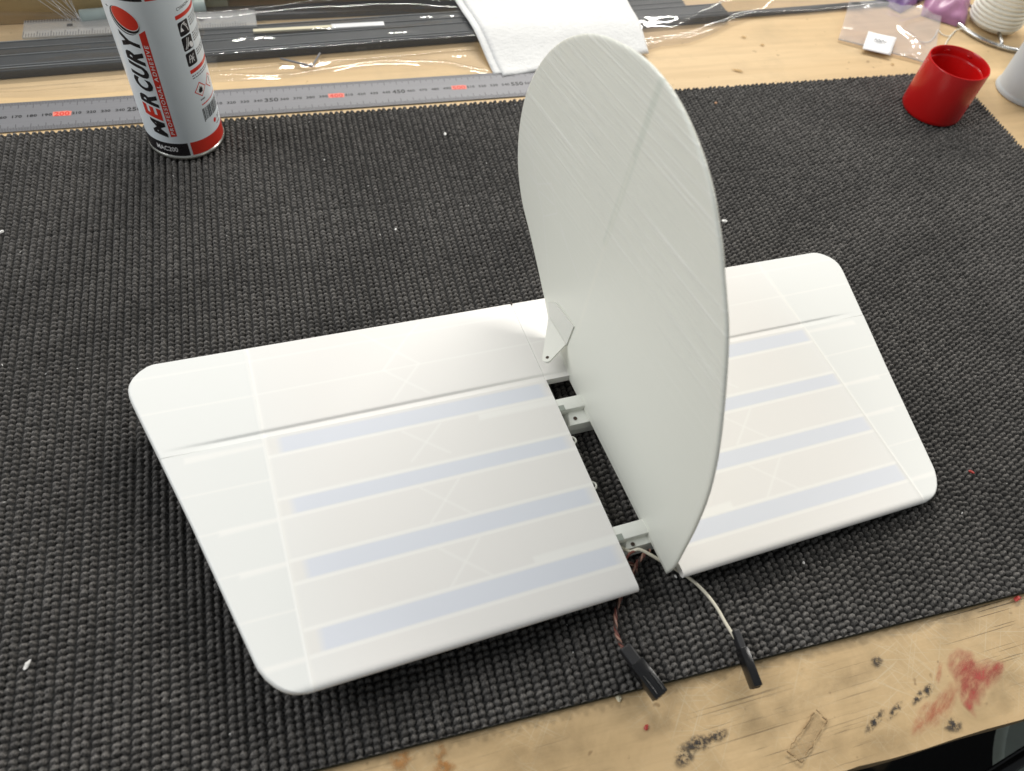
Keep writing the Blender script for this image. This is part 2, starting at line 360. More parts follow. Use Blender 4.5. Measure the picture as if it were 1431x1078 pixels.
o = mesh('tape_residue', tp, [(0, 1, 2, 3)], tape, bench); o.data.attributes.new('fade', 'FLOAT', 'POINT').data.foreach_set('value', [.75] * 4)
mb = MB()
for a, b in ((0, 1), (1, 2), (2, 3), (3, 0)):
    P = np.linspace(tp[a], tp[b], 14); P[:, :2] += rng.normal(0, .00025, (14, 2)); P[:, 2] = TZ + .0016
    for i in range(13):
        if rng.random() < .72: mb.tube([P[i], P[i + 1]], .00032 * rng.uniform(.5, 1.6), 4)
mb.build('tape_edge_grime', M['ply_edge'], bench)

# below the bench
fl = mesh('floor', [(-2, -2.5, -.8), (2.5, -2.5, -.8), (2.5, 2.5, -.8), (-2, 2.5, -.8)], [(0, 1, 2, 3)], M['floor']); tag(fl, 'dark floor below the bench', None, None, 'structure')
bz = -.30
bc = np.array([.558, -.603]); br = .12
tub = empty('grey_tub', (bc[0], bc[1], -.8), 'grey plastic tub with a pale rim standing below the front of the bench', 'tub')
mb = MB().lathe([(br * .8, -.8), (br, bz)], (bc[0], bc[1], 0), 72, True); mb.build('tub_wall', M['floor'], tub, True)
mb = MB().lathe([(br + .001, bz - .004), (br + .001, bz), (br - .006, bz + .001), (br - .0085, bz - .006), (br * .78, -.5)], (bc[0], bc[1], 0), 72); mb.build('tub_rim', M['bin'], tub, True)
mb = MB().lathe([(br * .93, bz - .03), (.001, bz - .03)], (bc[0], bc[1], 0), 72); mb.build('tub_lid', M['binin'], tub)
a = at(1392, 1082, -.27); b = at(1445, 1048, -.27)
o = MB().tube([a + (a - b) * .6, b + (b - a) * 2], .006, 12).build('black_rail', M['blackplastic'], None, True); tag(o, 'black rail crossing the grey tub at the lower right corner', 'rail')

# ------------------------------------------------------------------ woven mat
MX0, MX1, MY0, MY1 = -.34, .5595, -.4592, 0.0
mat_root = empty('work_mat', (.1, -.23, TZ), 'large black woven mat with ribbed loops lying across the workbench', 'mat')
mb = MB(); mb.box(((MX0 + MX1) / 2, (MY0 + MY1) / 2, TZ / 2 - .0010), (MX1 - MX0 + .0006, MY1 - MY0 + .0006, .0018)); mb.build('backing', M['olive'], mat_root)
px_, py_ = 4.1 * MM, 3.35 * MM
dx = .58 * MM; dy = .54 * MM
gx = np.arange(MX0, MX1 + dx / 2, dx); gy = np.arange(MY0, MY1 + dy / 2, dy)
X, Y = np.meshgrid(gx, gy)
SK = .045                                    # the rows run very slightly askew to the long edge
Yw = Y - .10 * 0; Xw = X + .0
ci = np.floor((Xw - MX0) / px_).astype(int)
nc = int((MX1 - MX0) / px_) + 4; nr = int((MY1 - MY0) / py_) + 6
jx = rng.normal(0, .11, (nc + 2, nr + 4)) * MM; jy = rng.normal(0, .13, (nc + 2, nr + 4)) * MM
amp = rng.uniform(.86, 1.10, (nc + 2, nr + 4)); ti = rng.normal(.0, .10, (nc + 2, nr + 4)); sh = rng.uniform(.72, 1.22, (nc + 2, nr + 4))
xc_ = MX0 + np.arange(nc + 2) * px_; coff = np.where(np.arange(nc + 2) % 2 == 0, 0., .10 + .42 * np.clip((xc_ + .02) / .34, 0, 1)) * py_ + rng.normal(0, .05, nc + 2) * py_ + np.cumsum(rng.normal(0, .02, nc + 2)) * py_
side = np.where(np.arange(nc + 2) % 2 == 0, 1, -1)
wide = np.where(np.arange(nc + 2) % 2 == 0, 1.06, .95)
H = np.full(X.shape, -1.75 * MM); TNT = np.full(X.shape, .10)  # near-black tint puts the shade between loops into the colour
yoffc = coff
for di in (-1, 0, 1):
    c_i = np.clip(ci + di, 0, nc + 1)
    cxp = MX0 + (c_i + .5) * px_ + side[c_i] * .19 * MM
    rj = np.floor((Yw - MY0 - yoffc[c_i]) / py_).astype(int)
    for dj in (-1, 0, 1):
        r_j = np.clip(rj + dj + 2, 0, nr + 3)
        cyp = MY0 + yoffc[c_i] + (rj + dj + .5) * py_
        u = X - cxp - jx[c_i, r_j]; v = Yw - cyp - jy[c_i, r_j]
        t = ti[c_i, r_j] + .10 * side[c_i]
        v = v - t * u; v = v + u * u / (9 * MM)
        rx = 1.76 * MM * wide[c_i]; ry = 1.47 * MM
        q = (np.abs(u) / rx) ** 2.6 + (np.abs(v) / ry) ** 2.2
        h = np.where(q < 1, np.clip(1 - q, 0, 1) ** .72, 0) * 2.1 * MM * amp[c_i, r_j] - 1.25 * MM
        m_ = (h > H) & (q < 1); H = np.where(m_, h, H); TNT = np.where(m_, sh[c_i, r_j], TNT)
# two plies of each loop, loose fibres, the fold line across the mat and wide unevenness
H += (np.sin((Y * 1.0 + .55 * X) / (1.15 * MM) * 2 * math.pi) * .07 * MM) * (H > -.4 * MM)
H += rng.normal(0, .05 * MM, H.shape)
fold = -.107 + .0012 * np.sin(X * 14)
H -= 1.1 * MM * np.exp(-((Y - fold) / (1.5 * MM)) ** 2) * (.6 + .4 * np.sin(X * 23 + 1)); 
H = np.maximum(H, -1.9 * MM); H += .12 * MM * np.sin(X * 9 + 1) * np.sin(Y * 11 + 2)
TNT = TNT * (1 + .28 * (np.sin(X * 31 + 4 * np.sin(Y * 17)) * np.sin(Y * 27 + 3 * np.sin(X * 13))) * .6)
V = np.stack([X, Y, H], -1).reshape(-1, 3) - np.array(mat_root.location)
F = gridfaces(*X.shape)
me = bpy.data.meshes.new('woven_loops'); me.vertices.add(len(V)); me.vertices.foreach_set('co', V.ravel().astype(np.float32))
me.loops.add(F.size); me.loops.foreach_set('vertex_index', F.ravel().astype(np.int32)); me.polygons.add(len(F))
me.polygons.foreach_set('loop_start', np.arange(0, F.size, 4, dtype=np.int32)); me.polygons.foreach_set('use_smooth', np.ones(len(F), bool)); me.update(calc_edges=True)
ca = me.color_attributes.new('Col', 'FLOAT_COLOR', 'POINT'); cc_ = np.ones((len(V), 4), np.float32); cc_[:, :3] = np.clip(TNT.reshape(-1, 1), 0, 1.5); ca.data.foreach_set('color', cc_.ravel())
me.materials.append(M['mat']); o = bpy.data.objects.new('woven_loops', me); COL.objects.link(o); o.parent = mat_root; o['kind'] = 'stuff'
mb = MB()
for _ in range(190):
    x, y = rng.uniform(-.24, .54), rng.uniform(-.45, -.005); r = rng.uniform(.00012, .00030) * (1.7 if rng.random() < .06 else 1); a = rng.uniform(0, 3.14); L = r * rng.uniform(1, 3.5)
    iy = min(H.shape[0] - 1, max(0, int((y - MY0) / dy))); ix = min(H.shape[1] - 1, max(0, int((x - MX0) / dx))); z = H[iy, ix] + r * .6
    d_ = np.array([math.cos(a) * L, math.sin(a) * L, 0]); mb.tube([np.array([x, y, z]) - d_, np.array([x, y, z + r]), np.array([x, y, z]) + d_], [r * .5, r, r * .5], 5)
o = mb.build('lint', M['crumbw'], mat_root); o['kind'] = 'stuff'

# ------------------------------------------------------------------ tail assembly
EU = np.array([0.99461442, 0.09079777, -0.04997917]); EV = np.array([-0.09091139, 0.99585899, 0.]); EW = np.array([0.0497722, 0.00454368, 0.99875026]); TO = np.array([0.09002965, -0.28466537, 0.01667308])
tail = empty('model_tailplane', (0, 0, 0), 'white model aeroplane tail with wide tailplane and upright oval fin lying on the mat', 'model tail')
tail.matrix_world = Matrix([[EU[0], EV[0], EW[0], TO[0]], [EU[1], EV[1], EW[1], TO[1]], [EU[2], EV[2], EW[2], TO[2]], [0, 0, 0, 1]])
def tw(u, v, w=0.): return TO + (EU * u + EV * v + EW * w) * MM
OUT = np.array([(61.2, 219.5), (60.9, 222.0), (59.8, 225.4), (57.6, 228.9), (54.2, 232.3), (50.3, 234.4), (47.0, 235.0), (43.0, 234.8), (37.0, 233.5), (0.7, 223.8), (-41.0, 212.8), (-92.0, 200.3), (-113, 195.1), (-116.5, 194.1), (-121.5, 191.6), (-125.8, 188.5), (-129.0, 185.0), (-131.2, 181.0), (-132.4, 175.5)])
def tip(v): return np.interp(-v, -OUT[:, 0], OUT[:, 1])
def rate(v):
    return tip(v)
BASE = np.array((.825, .805, .775)); TIPC = np.array((.80, .808, .785)); BLUE = np.array((.71, .735, .795)); HALO = np.array((.89, .88, .845))
STR = [(-11.6, -2.0), (-47.3, -38.6), (-82.0, -72.0), (-117.2, -106.4)]
def sdist(U, W, x0, y0, x1, y1):
    L2 = (x1 - x0) ** 2 + (y1 - y0) ** 2; t = np.clip(((U - x0) * (x1 - x0) + (W - y0) * (y1 - y0)) / L2, 0, 1)
    return np.hypot(U - x0 - t * (x1 - x0), W - y0 - t * (y1 - y0))
def soft(d, wdt, s=.5): return np.clip((wdt - d) / s + .5, 0, 1)
XS = []
for y0, y1 in ((7, 28.4), (28.4, 50.8), (50.8, 58.5), (-33.2, -14.3), (-69.8, -49.4), (-104.6, -84.2)):
    if y0 > 50: XS += [(-81, y0, -72.5, y1), (-101.5, y0, -109.5, y1)]
    else: XS += [(-102, y0, -81, y1), (-81, y0, -102, y1)]
def paint(U, W, side, is_tip, elev):
    A = np.abs(U); c = np.tile(TIPC if is_tip else BASE, U.shape + (1,))
    def put(m, col, k=1.):
        nonlocal c
        c = c * (1 - (m * k)[..., None]) + col * (m * k)[..., None]
    if not is_tip:
        put(soft(np.abs(W + 30), 300) * np.clip((A - 140) / 32, 0, 1), TIPC, .5)
        lim = 165.5 if side < 0 else 171.0
        if not elev:
            for y0, y1 in STR:
                put(soft(np.maximum(np.maximum(y0 - W, W - y1), 0), 0.1, .9) * (A < 172) * (A > 13), np.array((.80, .775, .735)), .7)
                m = soft(np.maximum(y0 - W, W - y1), 0, 1.7) * soft(np.maximum(A - lim, (16 - A) * .7), 0, 4.)
                put(m, BLUE)
                for yy, tt in ((y0 - .9, .9), (y1 + .9, .9)):
                    if yy < -1.5: put(soft(np.abs(W - yy), tt, .8) * (A < 172), HALO, .9)
            put(soft(np.maximum(np.maximum(-17.6 - W, W + 13.6), A - 59), 0, 1.4), HALO, .85)
            put(soft(np.maximum(np.maximum(-105.4 - W, W + 101.2), A - 58.5), 0, 1.4), HALO, .85)
        for s_ in XS:
            put(soft(sdist(-A, W, *s_), .6, .7), HALO, .62)
    else:
        for yy in ((51.2, 27.6) if elev else (-25.5, -48.0, -71.5, -95.0, -118.0)):
            put(soft(np.abs(W - yy - .012 * (A - 173)), .5, .7), HALO, .65)
        if not elev:
            for yy, x1 in ((-48.4, 201), (-72.2, 195), (-118.2, 191), (-4.5, 212)):
                put(soft(np.maximum(np.abs(W - yy) - 1.1 - (.02 * (A - 173)), A - x1), 0, 1.5), HALO, .75)
    if elev and not is_tip:
        for yy in (51.2, 27.9): put(soft(np.abs(W - yy), .5, .7), HALO, .6)
    put(soft(np.abs(A - 172.8), 1.0, .8), HALO, .85)
    if elev: put(soft(np.abs(A - 12.4), .9, .8), HALO, .5)
    return c
def panel(name, side, vs, u_in, u_out, is_tip, elev, label=None):
    """a lofted surface panel in the tail frame; u_in/u_out are distances from the centre line"""
    vs = np.asarray(vs, float); rows = []
    if is_tip: sc = np.concatenate([np.linspace(0, 1, 52)]); 
    n = 56 if is_tip else max(8, int(abs((u_out if not callable(u_out) else 220) - u_in) / .95))
    U = np.zeros((len(vs), n + 6)); E = np.ones_like(U)
    for r, v in enumerate(vs):
        if is_tip:
            uo = tip(v); dd = np.array([0, .1, .3, .65, 1.1, 1.8]); dd = np.minimum(dd, (uo - u_in) * np.linspace(0, .5, 6) + 1e-4)
            U[r, :n] = np.linspace(u_in, uo - dd[-1] - .3, n); U[r, n:] = uo - dd[::-1]
            E[r] = np.sqrt(np.clip(1 - np.clip(1 - (uo - U[r]) / 1.8, 0, 1) ** 2, 0, 1)) * .999 + .001
        else:
            U[r] = np.linspace(u_in, u_out, n + 6)
    W = np.repeat(vs[:, None], n + 6, 1)
    if not elev:
        dn = W - vs[0]; le = np.sqrt(np.clip(1 - np.clip(1 - dn / 3.2, 0, 1) ** 2, 0, 1))
        half = 2.4 * (1 - .25 * np.clip((U - 150) / 80, 0, 1)); top = -2.4 + half * le * E; bot = -2.4 - half * le * E
        top = top + (2.4 - half) * E * le
    else:
        dt = np.clip((61.2 - W) / 61.2, 0, 1); half = .7 + 2.5 * dt
        top = -3.2 + 3.2 * E * (1 - .25 * (1 - dt)) ; bot = -3.2 - (2.6 * dt + .1) * E
        bev = np.clip((4.7 - W) / 2.0, 0, 1); bev = bev * bev * (3 - 2 * bev); top = top - .85 * bev * (1 - .35 * np.clip((3.0 - W) / 3, 0, 1)) * np.clip((222.5 - U) / 32, 0, 1)
        teR = np.sqrt(np.clip(1 - np.clip(1 - (61.2 - W) / .9, 0, 1) ** 2, 0, 1)); top = -3.0 + (top + 3.0) * (.35 + .65 * teR)
    top = top + .20 * np.exp(-((U - 172.7) / .8) ** 2) * np.clip((61 - W) / 2, 0, 1)
    Us = U * side
    Vt = np.stack([Us, W, top], -1).reshape(-1, 3) * MM; Vb = np.stack([Us, W, bot], -1).reshape(-1, 3) * MM
    ny, nxx = U.shape; k0 = ny * nxx
    Ft = gridfaces(ny, nxx); Fb = gridfaces(ny, nxx, k0)[:, ::-1]
    rim = [j * nxx for j in range(ny)]; rim2 = [j * nxx + nxx - 1 for j in range(ny)]
    F = Ft.tolist() + Fb.tolist()
    def wall(idx, flip):
        for a, b in zip(idx[:-1], idx[1:]):
            f = (a, b, b + k0, a + k0); F.append(f[::-1] if flip else f)
    wall(rim, False); wall(rim2, True); wall(list(range(nxx)), True); wall([(ny - 1) * nxx + i for i in range(nxx)], False)
    if side < 0: F = [f[::-1] for f in F]
    o = mesh(name, np.concatenate([Vt, Vb]), F, M['pla'], tail, local=True)
    C = paint(Us, W, side, is_tip, elev).reshape(-1, 3); C4 = np.ones((2 * k0, 4), np.float32); C4[:k0, :3] = C; C4[k0:, :3] = C
    o.data.color_attributes.new('Col', 'FLOAT_COLOR', 'POINT').data.foreach_set('color', C4.ravel())
    autosmooth(o, 40)
    if label: o['label'] = label
    return o
vS = np.concatenate([-132.5 + np.array([0, .15, .5, 1.1, 1.9, 3, 4.2, 5.6, 7.2, 9, 11]), np.arange(-120.9, -.6, .72), [-.32]])
vE = np.concatenate([np.array([-.05, .4, 1.0, 1.8, 2.5, 3.0, 3.3, 3.6, 3.9, 4.2, 4.6]), np.arange(5.4, 59.6, .78), [59.9, 60.3, 60.6, 60.9, 61.1, 61.2]])
for sd in (-1, 1):
    panel('stabiliser_panel', sd, vS, 12.2 if sd < 0 else 13.6, 172.6, False, False, 'inner tailplane panel with four pale blue stripes')
    panel('stabiliser_tip', sd, vS, 172.61, None, True, False, 'plain tailplane tip panel with a rounded corner')
    panel('elevator_panel', sd, vE, 12.6, 172.6, False, True)
    panel('elevator_tip', sd, vE, 172.61, None, True, True, 'elevator tip panel with a rounded corner')
panel('elevator_centre', 1, vE, -12.45, 12.45, False, True)
# little tick where the middle joint meets the trailing edge
MB().box((-12.5 * MM, 60.4 * MM, -1.2 * MM), (.5 * MM, 1.8 * MM, 3 * MM)).build('joint_notch', M['hole'], tail, local=True)

# fin, built in its own frame: x chord (rear +), y up, z towards the right
FA = np.array([0.10841178, -0.41319277, 0.01634173]); FC = np.array([-0.11881973, 0.99291485, 0.00140419]); FN = np.array([0.99166758, 0.11874113, -0.04995944])
def to_tail(v): return np.array([v @ EU, v @ EV, v @ EW])
fo = to_tail(FA - TO); fc = to_tail(FC); fw = np.array([0, 0, 1.]); fn = np.cross(fc, fw)
FINP = [(2.2, -5.0), (.9, 6), (1.2, 20.6), (3.6, 43.5), (8.3, 66.2), (15.4, 86.3), (24.2, 104.4), (34.9, 123.0), (44.7, 138.0), (53.0, 147.2), (60.0, 154.4), (67.1, 161.6), (75.0, 168.0), (85.2, 174.9), (95.8, 180.8), (107.9, 185.6), (118.7, 188.5), (128.6, 190.0), (135.8, 190.3), (147.4, 189.8), (160.7, 187.4), (176.2, 182.7), (189.7, 177.5), (203.3, 170.1), (219.1, 158.2), (232.3, 143.8), (242.6, 126.8), (248.4, 110.0), (250.3, 95.1), (248.2, 77.5), (241.3, 60.9), (228.8, 47.0), (212.4, 37.4), (197.1, 28.0), (183.5, 18.8), (174, 12.5), (163, 4.), (150, -2.6), (135.0, -4.8)]
FINP = [(a_ + (2.0 * min(1, max(0, (w_ - 2) / 25.)) * min(1, max(0, (196 - w_) / 40.)) if i_ < 13 else 0), w_) for i_, (a_, w_) in enumerate(FINP)]
base = np.array([(120., -5.), (90., -5.), (60., -5.), (30., -5.)])
P = np.concatenate([catmull(np.array(FINP), 4), base])
def inset(P, d):
    n = len(P); nxt = np.roll(P, -1, 0); prv = np.roll(P, 1, 0); t = nxt - prv; t /= np.linalg.norm(t, axis=1)[:, None]
    nrm = np.stack([t[:, 1], -t[:, 0]], 1)
    return P + nrm * d
area = .5 * np.sum(P[:, 0] * np.roll(P[:, 1], -1) - np.roll(P[:, 0], -1) * P[:, 1])
sg = -1. if area > 0 else 1.
prof = [(8.0, 4.4), (5.0, 4.2), (3.0, 3.7), (1.6, 3.0), (.6, 2.3), (.12, 1.7), (0, 1.2), (.2, .7), (.6, .3), (1.3, .08), (2.6, 0.)]
V = []; nP = len(P)
for d, z in prof:
    q = inset(P, sg * d)
    V.append(np.c_[q, np.full(nP, z)])
V = np.concatenate(V) * MM; F = gridfaces(len(prof), nP, 0, True).tolist() + [list(range(nP))[::-1], [(len(prof) - 1) * nP + i for i in range(nP)]]
if area < 0: F = [f[::-1] for f in F]
fin = mesh('fin', V, F, M['fin'], tail, local=True); autosmooth(fin, 30)
fin.matrix_local = Matrix([[fc[0], fw[0], fn[0], fo[0]], [fc[1], fw[1], fn[1], fo[1]], [fc[2], fw[2], fn[2], fo[2]], [0, 0, 0, 1]])
fin['label'] = 'tall oval fin standing upright on the tailplane with fine layer lines'
bm = bmesh.new(); bm.from_mesh(fin.data); bmesh.ops.recalc_face_normals(bm, faces=bm.faces); bm.to_mesh(fin.data); bm.free()
def fp(a, wv, n): return fo * 1000 + fc * a + fw * wv + fn * n     # fin frame -> tail frame, mm
# rudder horn: a thin foot on the fin and an arm that sticks out to the left
horn = MB()
foot = [(170.0, 20.0), (163.4, 27.0), (139.7, 32.9), (140.7, 14.0), (152, 12.2), (164.4, 10.4)]
def slab(mb, P0, thick):
    P0 = np.array(P0); n = len(P0); V = np.concatenate([P0, P0 + thick]); mb.add(V * MM, [list(range(n)), list(range(n, 2 * n))[::-1]] + [(i, i + n, (i + 1) % n + n, (i + 1) % n) for i in range(n)])
slab(horn, [fp(a, b, -.05) for a, b in foot], -fn * .9)
o = horn.build('horn_foot', M['pla'], tail, local=True)
o.data.color_attributes.new('Col', 'FLOAT_COLOR', 'POINT').data.foreach_set('color', np.tile(np.array([.74, .74, .68, 1], np.float32), len(o.data.vertices)))
A0 = fp(165.5, 11.0, -.6); B0 = fp(141.0, 14.2, -.6)
OFF = 13.0
ctr = fp(137.5, 10.0, -OFF); R_ = 3.1
e1 = (B0 - A0) / np.linalg.norm(B0 - A0); e2 = ctr - (A0 + B0) / 2; nrm = np.cross(e1, e2); nrm /= np.linalg.norm(nrm); e2 = np.cross(nrm, e1)
cx_ = (ctr - A0) @ e1; cy_ = (ctr - A0) @ e2; L_ = np.linalg.norm(B0 - A0)
arc = []
aA = math.atan2(cy_, cx_); dA = math.hypot(cx_, cy_); tA = aA + math.acos(0) - 0  # tangent directions
th0 = math.atan2(cy_, cx_) + math.pi / 2 - math.asin(min(1, R_ / dA)); th1 = math.atan2(cy_, cx_ - L_) - math.pi / 2 + math.asin(min(1, R_ / math.hypot(cx_ - L_, cy_)))
if th1 > th0: th1 -= 2 * math.pi
outer = [(0, 0)] + [(cx_ + R_ * math.cos(t), cy_ + R_ * math.sin(t)) for t in np.linspace(th0, th1, 14)] + [(L_, 0)]
arm = MB(); slab(arm, [A0 + e1 * x + e2 * y for x, y in outer], -nrm * 1.3)
o = arm.build('horn_arm', M['hornwhite'], tail, local=True)
hl = MB()
sgn = 1 if (nrm @ np.array([0, 0, 1.])) > 0 else -1
ringc = ctr + nrm * sgn * (.08 if sgn > 0 else 1.38)
for rr, nm, mm_ in ((1.0, 'horn_hole', M['hole']),):
    hv = [ringc + rr * (e1 * math.cos(t) + e2 * math.sin(t)) for t in np.linspace(0, 2 * math.pi, 16)[:-1]]
    mesh(nm, np.array(hv) * MM, [list(range(15))], mm_, o, local=True)
# hinge brackets between the two halves
def bracket(v0, v1):
    mid = (v0 + v1) / 2
    b = MB(); b.box((0, (v1 - 4.2) * MM, -3.2 * MM), (25.5 * MM, 8.4 * MM, 5.6 * MM), bev=.9 * MM)
    o = b.build('hinge_bracket', M['bracket'], tail, local=True); autosmooth(o, 30)
    nb = MB(); nb.box((-10.2 * MM, (v1 - 6.6) * MM, -.46 * MM), (3.4 * MM, 3.6 * MM, .25 * MM), bev=.1 * MM); nb.build('bracket_notch', M['bracknotch'], o, local=True)
    lug = MB(); x0, x1 = -8.0, 10.
    P0 = [(x0 - 2.6, v0 + 0, -9.5), (x1, v0 + 0, -9.5), (x1, v0 + .8, -5.2), (x0, v0 + .8, -5.2), (x1, v1 - 8., -4.2), (x0 + 2.2, v1 - 8., -4.2), (x0 - 2.6, v1 - 8., -9.5), (x1, v1 - 8, -9.5)]
    lug.add(np.array(P0) * MM, [(0, 1, 2, 3), (3, 2, 4, 5), (0, 3, 5, 6), (1, 7, 4, 2)])
    l = lug.build('screw_lug', M['bracket'], o, local=True)
    base = MB(); base.box((0, mid * MM, -12.2 * MM), (26 * MM, (v1 - v0) * MM, 6.5 * MM), bev=.6 * MM); base.build('bracket_foot', M['bracket'], o, local=True)
    h = MB(); c = np.array([-3.4, (v0 + v1 - 8) / 2 - .2, -4.55]); h.lathe([(1.15, 0), (1.15, .12), (0.001, .12)], c, 16)
    mesh('screw_hole', np.array(h.V) * MM, h.F, M['hole'], l, local=True)
bracket(-31.5, -14.2); bracket(-110.0, -97.0)
# small wire hoops at the inner edge of the left half
for v in (-41.5, -71.0):
    th = np.linspace(-1.5, 1.5, 12); P_ = np.stack([-12.6 + 3.0 * np.cos(th), v + 2.4 * np.sin(th), np.full(12, -2.6)], 1) * MM
    MB().tube(P_, .62 * MM, 8).build('edge_hoop', M['hornwhite'], tail, True, True)
# servo block hidden under the centre that carries the left half
MB().box((-60 * MM, -60 * MM, -13.2 * MM), (26 * MM, 40 * MM, 12.6 * MM), bev=.6 * MM).build('servo_case', M['blackplastic'], tail, local=True)

# ------------------------------------------------------------------ servo leads
def twist(P, r, n, rad, ph, turns):
    P = np.asarray(P); T = np.gradient(P, axis=0); T /= np.linalg.norm(T, axis=1)[:, None]; a = np.cross(T, [0, 0, 1.]); a /= np.linalg.norm(a, axis=1)[:, None] + 1e-9; b = np.cross(a, T)
    t = np.linspace(0, turns * 2 * math.pi, len(P)) + ph
    return P + rad * (a * np.cos(t)[:, None] + b * np.sin(t)[:, None])
def connector(root, p0, p1, wd, ht, lab=None):
    d = p1 - p0; L = np.linalg.norm(d); d = d / L; s = np.cross(d, [0, 0, 1.]); s /= np.linalg.norm(s); u = np.cross(s, d); R = np.stack([d, s, u], 1)
    o = MB().box((p0 + p1) / 2, (L, wd, ht), R, .0006).build('connector_housing', M['blackplastic'], root); autosmooth(o, 25)
    MB().box(p0 - d * .0035, (.011, wd * .78, ht * .82), R, .0009).build('connector_boot', M['boot'], root)
    for q in (-1, 1): MB().box((p0 * .35 + p1 * .65) + u * ht * .5 + s * q * wd * .26, (L * .55, wd * .10, .0005), R, .0002).build('moulded_ridge', M['blackplastic'], o)
    for q in (-1, 0, 1): MB().box(p1 + d * .00012 + s * q * wd * .29, (.0004, wd * .16, ht * .38), R).build('pin_socket', M['hole'], o)
    return o
ld = empty('servo_lead', at(878, 905, .002), 'twisted red and brown servo lead with a chunky black connector', 'cable', 'servo leads at the front of the tail')
pts = [tw(-20, -118, -12), tw(-10, -113, -11), at(888, 795, .004), at(878, 815, .0025), at(866, 838, .0022), at(860, 862, .003), at(862, 886, .0035), at(869, 903, .004), at(880, 918, .0055)]
P = catmull(pts, 10)
for nm, m, ph in (('red_wire', M['wire_red'], 0), ('brown_wire', M['wire_brown'], 2.1), ('pale_wire', M['wire_pink'], 4.2)):
    MB().tube(twist(P, 0, 0, .00058, ph, 7), .00056, 8).build(nm, m, ld, True)
connector(ld, at(888, 926, .0062), at(923, 973, .0052), .0078, .0058)
ld2 = empty('servo_lead', at(1000, 850, .002), 'single off-white servo lead with a slim black connector', 'cable', 'servo leads at the front of the tail')
pts = [tw(-16, -121, -10), tw(-12, -106, -7), at(880, 771, .012), at(893, 768, .014), at(908, 775, .013), at(925, 785, .010), at(943, 795, .0065), at(967, 811, .0045), at(986, 829, .0042), at(1002, 850, .0045), at(1014, 871, .0052), at(1029, 895, .0066)]
P = catmull(pts, 8)
MB().tube(P, .00088, 10).build('white_wire', M['wire_white'], ld2, True)
connector(ld2, at(1036, 906, .0068), at(1057, 961, .0060), .0046, .0070)
ld3 = empty('servo_lead', tw(-8, -118, -10), 'short twisted red and brown wires showing in the gap below the fin', 'cable', 'servo leads at the front of the tail')
P = catmull([tw(-20, -125, -12), at(884, 797, .006), at(892, 785, .008), at(901, 774, .009), tw(6, -112, -9)], 10)
for nm, m, ph in (('red_wire', M['wire_red'], 0), ('pale_wire', M['wire_pink'], 2.1), ('brown_wire', M['wire_brown'], 4.2)):
    MB().tube(twist(P, 0, 0, .00062, ph, 3), .00058, 8).build(nm, m, ld3, True)
P = catmull([tw(-18, -120, -8), at(874, 783, .012), at(880, 774, .0135), at(888, 770, .013)], 8)
MB().tube(P, .0007, 8).build('red_wire', M['wire_red'], ld3, True)

# ------------------------------------------------------------------ text helper
def text_mesh(s, bold=0.0, spacing=1.0):
    cu = bpy.data.curves.new('t', 'FONT'); cu.body = s; cu.offset = bold; cu.resolution_u = 3; cu.space_character = spacing; cu.fill_mode = 'FRONT'
    ob = bpy.data.objects.new('t', cu); COL.objects.link(ob); bpy.context.view_layer.update()
    me = bpy.data.meshes.new_from_object(ob.evaluated_get(bpy.context.evaluated_depsgraph_get()))
    V = np.array([v.co[:] for v in me.vertices])[:, :2] if len(me.vertices) else np.zeros((0, 2)); F = [tuple(p.vertices) for p in me.polygons]
    bpy.data.objects.remove(ob); bpy.data.curves.remove(cu); bpy.data.meshes.remove(me); return V, F
def fit(V, x0, x1, y0, y1, shear=0.):
    V = V.copy(); a, b = V.min(0), V.max(0); V = (V - a) / (b - a); V[:, 0] = x0 + V[:, 0] * (x1 - x0); V[:, 1] = y0 + V[:, 1] * (y1 - y0); V[:, 0] += shear * (V[:, 1] - y0); return V

# ------------------------------------------------------------------ spray can
CC = np.array([-.1196, -.0185]); CR = .0258; CZ = .0008
can = empty('aerosol_can', (CC[0], CC[1], CZ), 'white aerosol can of adhesive with black and red bands standing on the mat', 'spray can')
zz = np.array([3.0, 3.6, 60, 118, 160, 172]); 
o = MB().lathe([(CR, 3.3 * MM), (CR, 60 * MM), (CR, 118 * MM), (CR, 158 * MM)], (CC[0], CC[1], CZ), 128).build('can_body', M['canwhite'], can, True)
body = o
o = MB().lathe([(.001, 1.6 * MM), (CR - .004, 1.6 * MM), (CR - .002, .1 * MM), (CR - .0004, 0), (CR + .0008, .8 * MM), (CR + .0009, 1.9 * MM), (CR + .0006, 2.8 * MM), (CR, 3.4 * MM)], (CC[0], CC[1], CZ), 128).build('bottom_rim', M['tin'], can, True)
MB().lathe([(CR, 158 * MM), (CR + .0005, 158.5 * MM), (CR + .0005, 160 * MM), (CR - .001, 161 * MM), (CR - .008, 168 * MM), (CR - .013, 171 * MM), (CR - .0132, 174 * MM), (.0045, 174 * MM)], (CC[0], CC[1], CZ), 96, False, True).build('shoulder', M['tin'], can, True)
MB().lathe([(.0044, 173 * MM), (.0044, 180 * MM), (.003, 181 * MM), (.003, 186 * MM), (.0005, 186.5 * MM)], (CC[0], CC[1], CZ), 32).build('spray_nozzle', M['white_ink'], can, True)
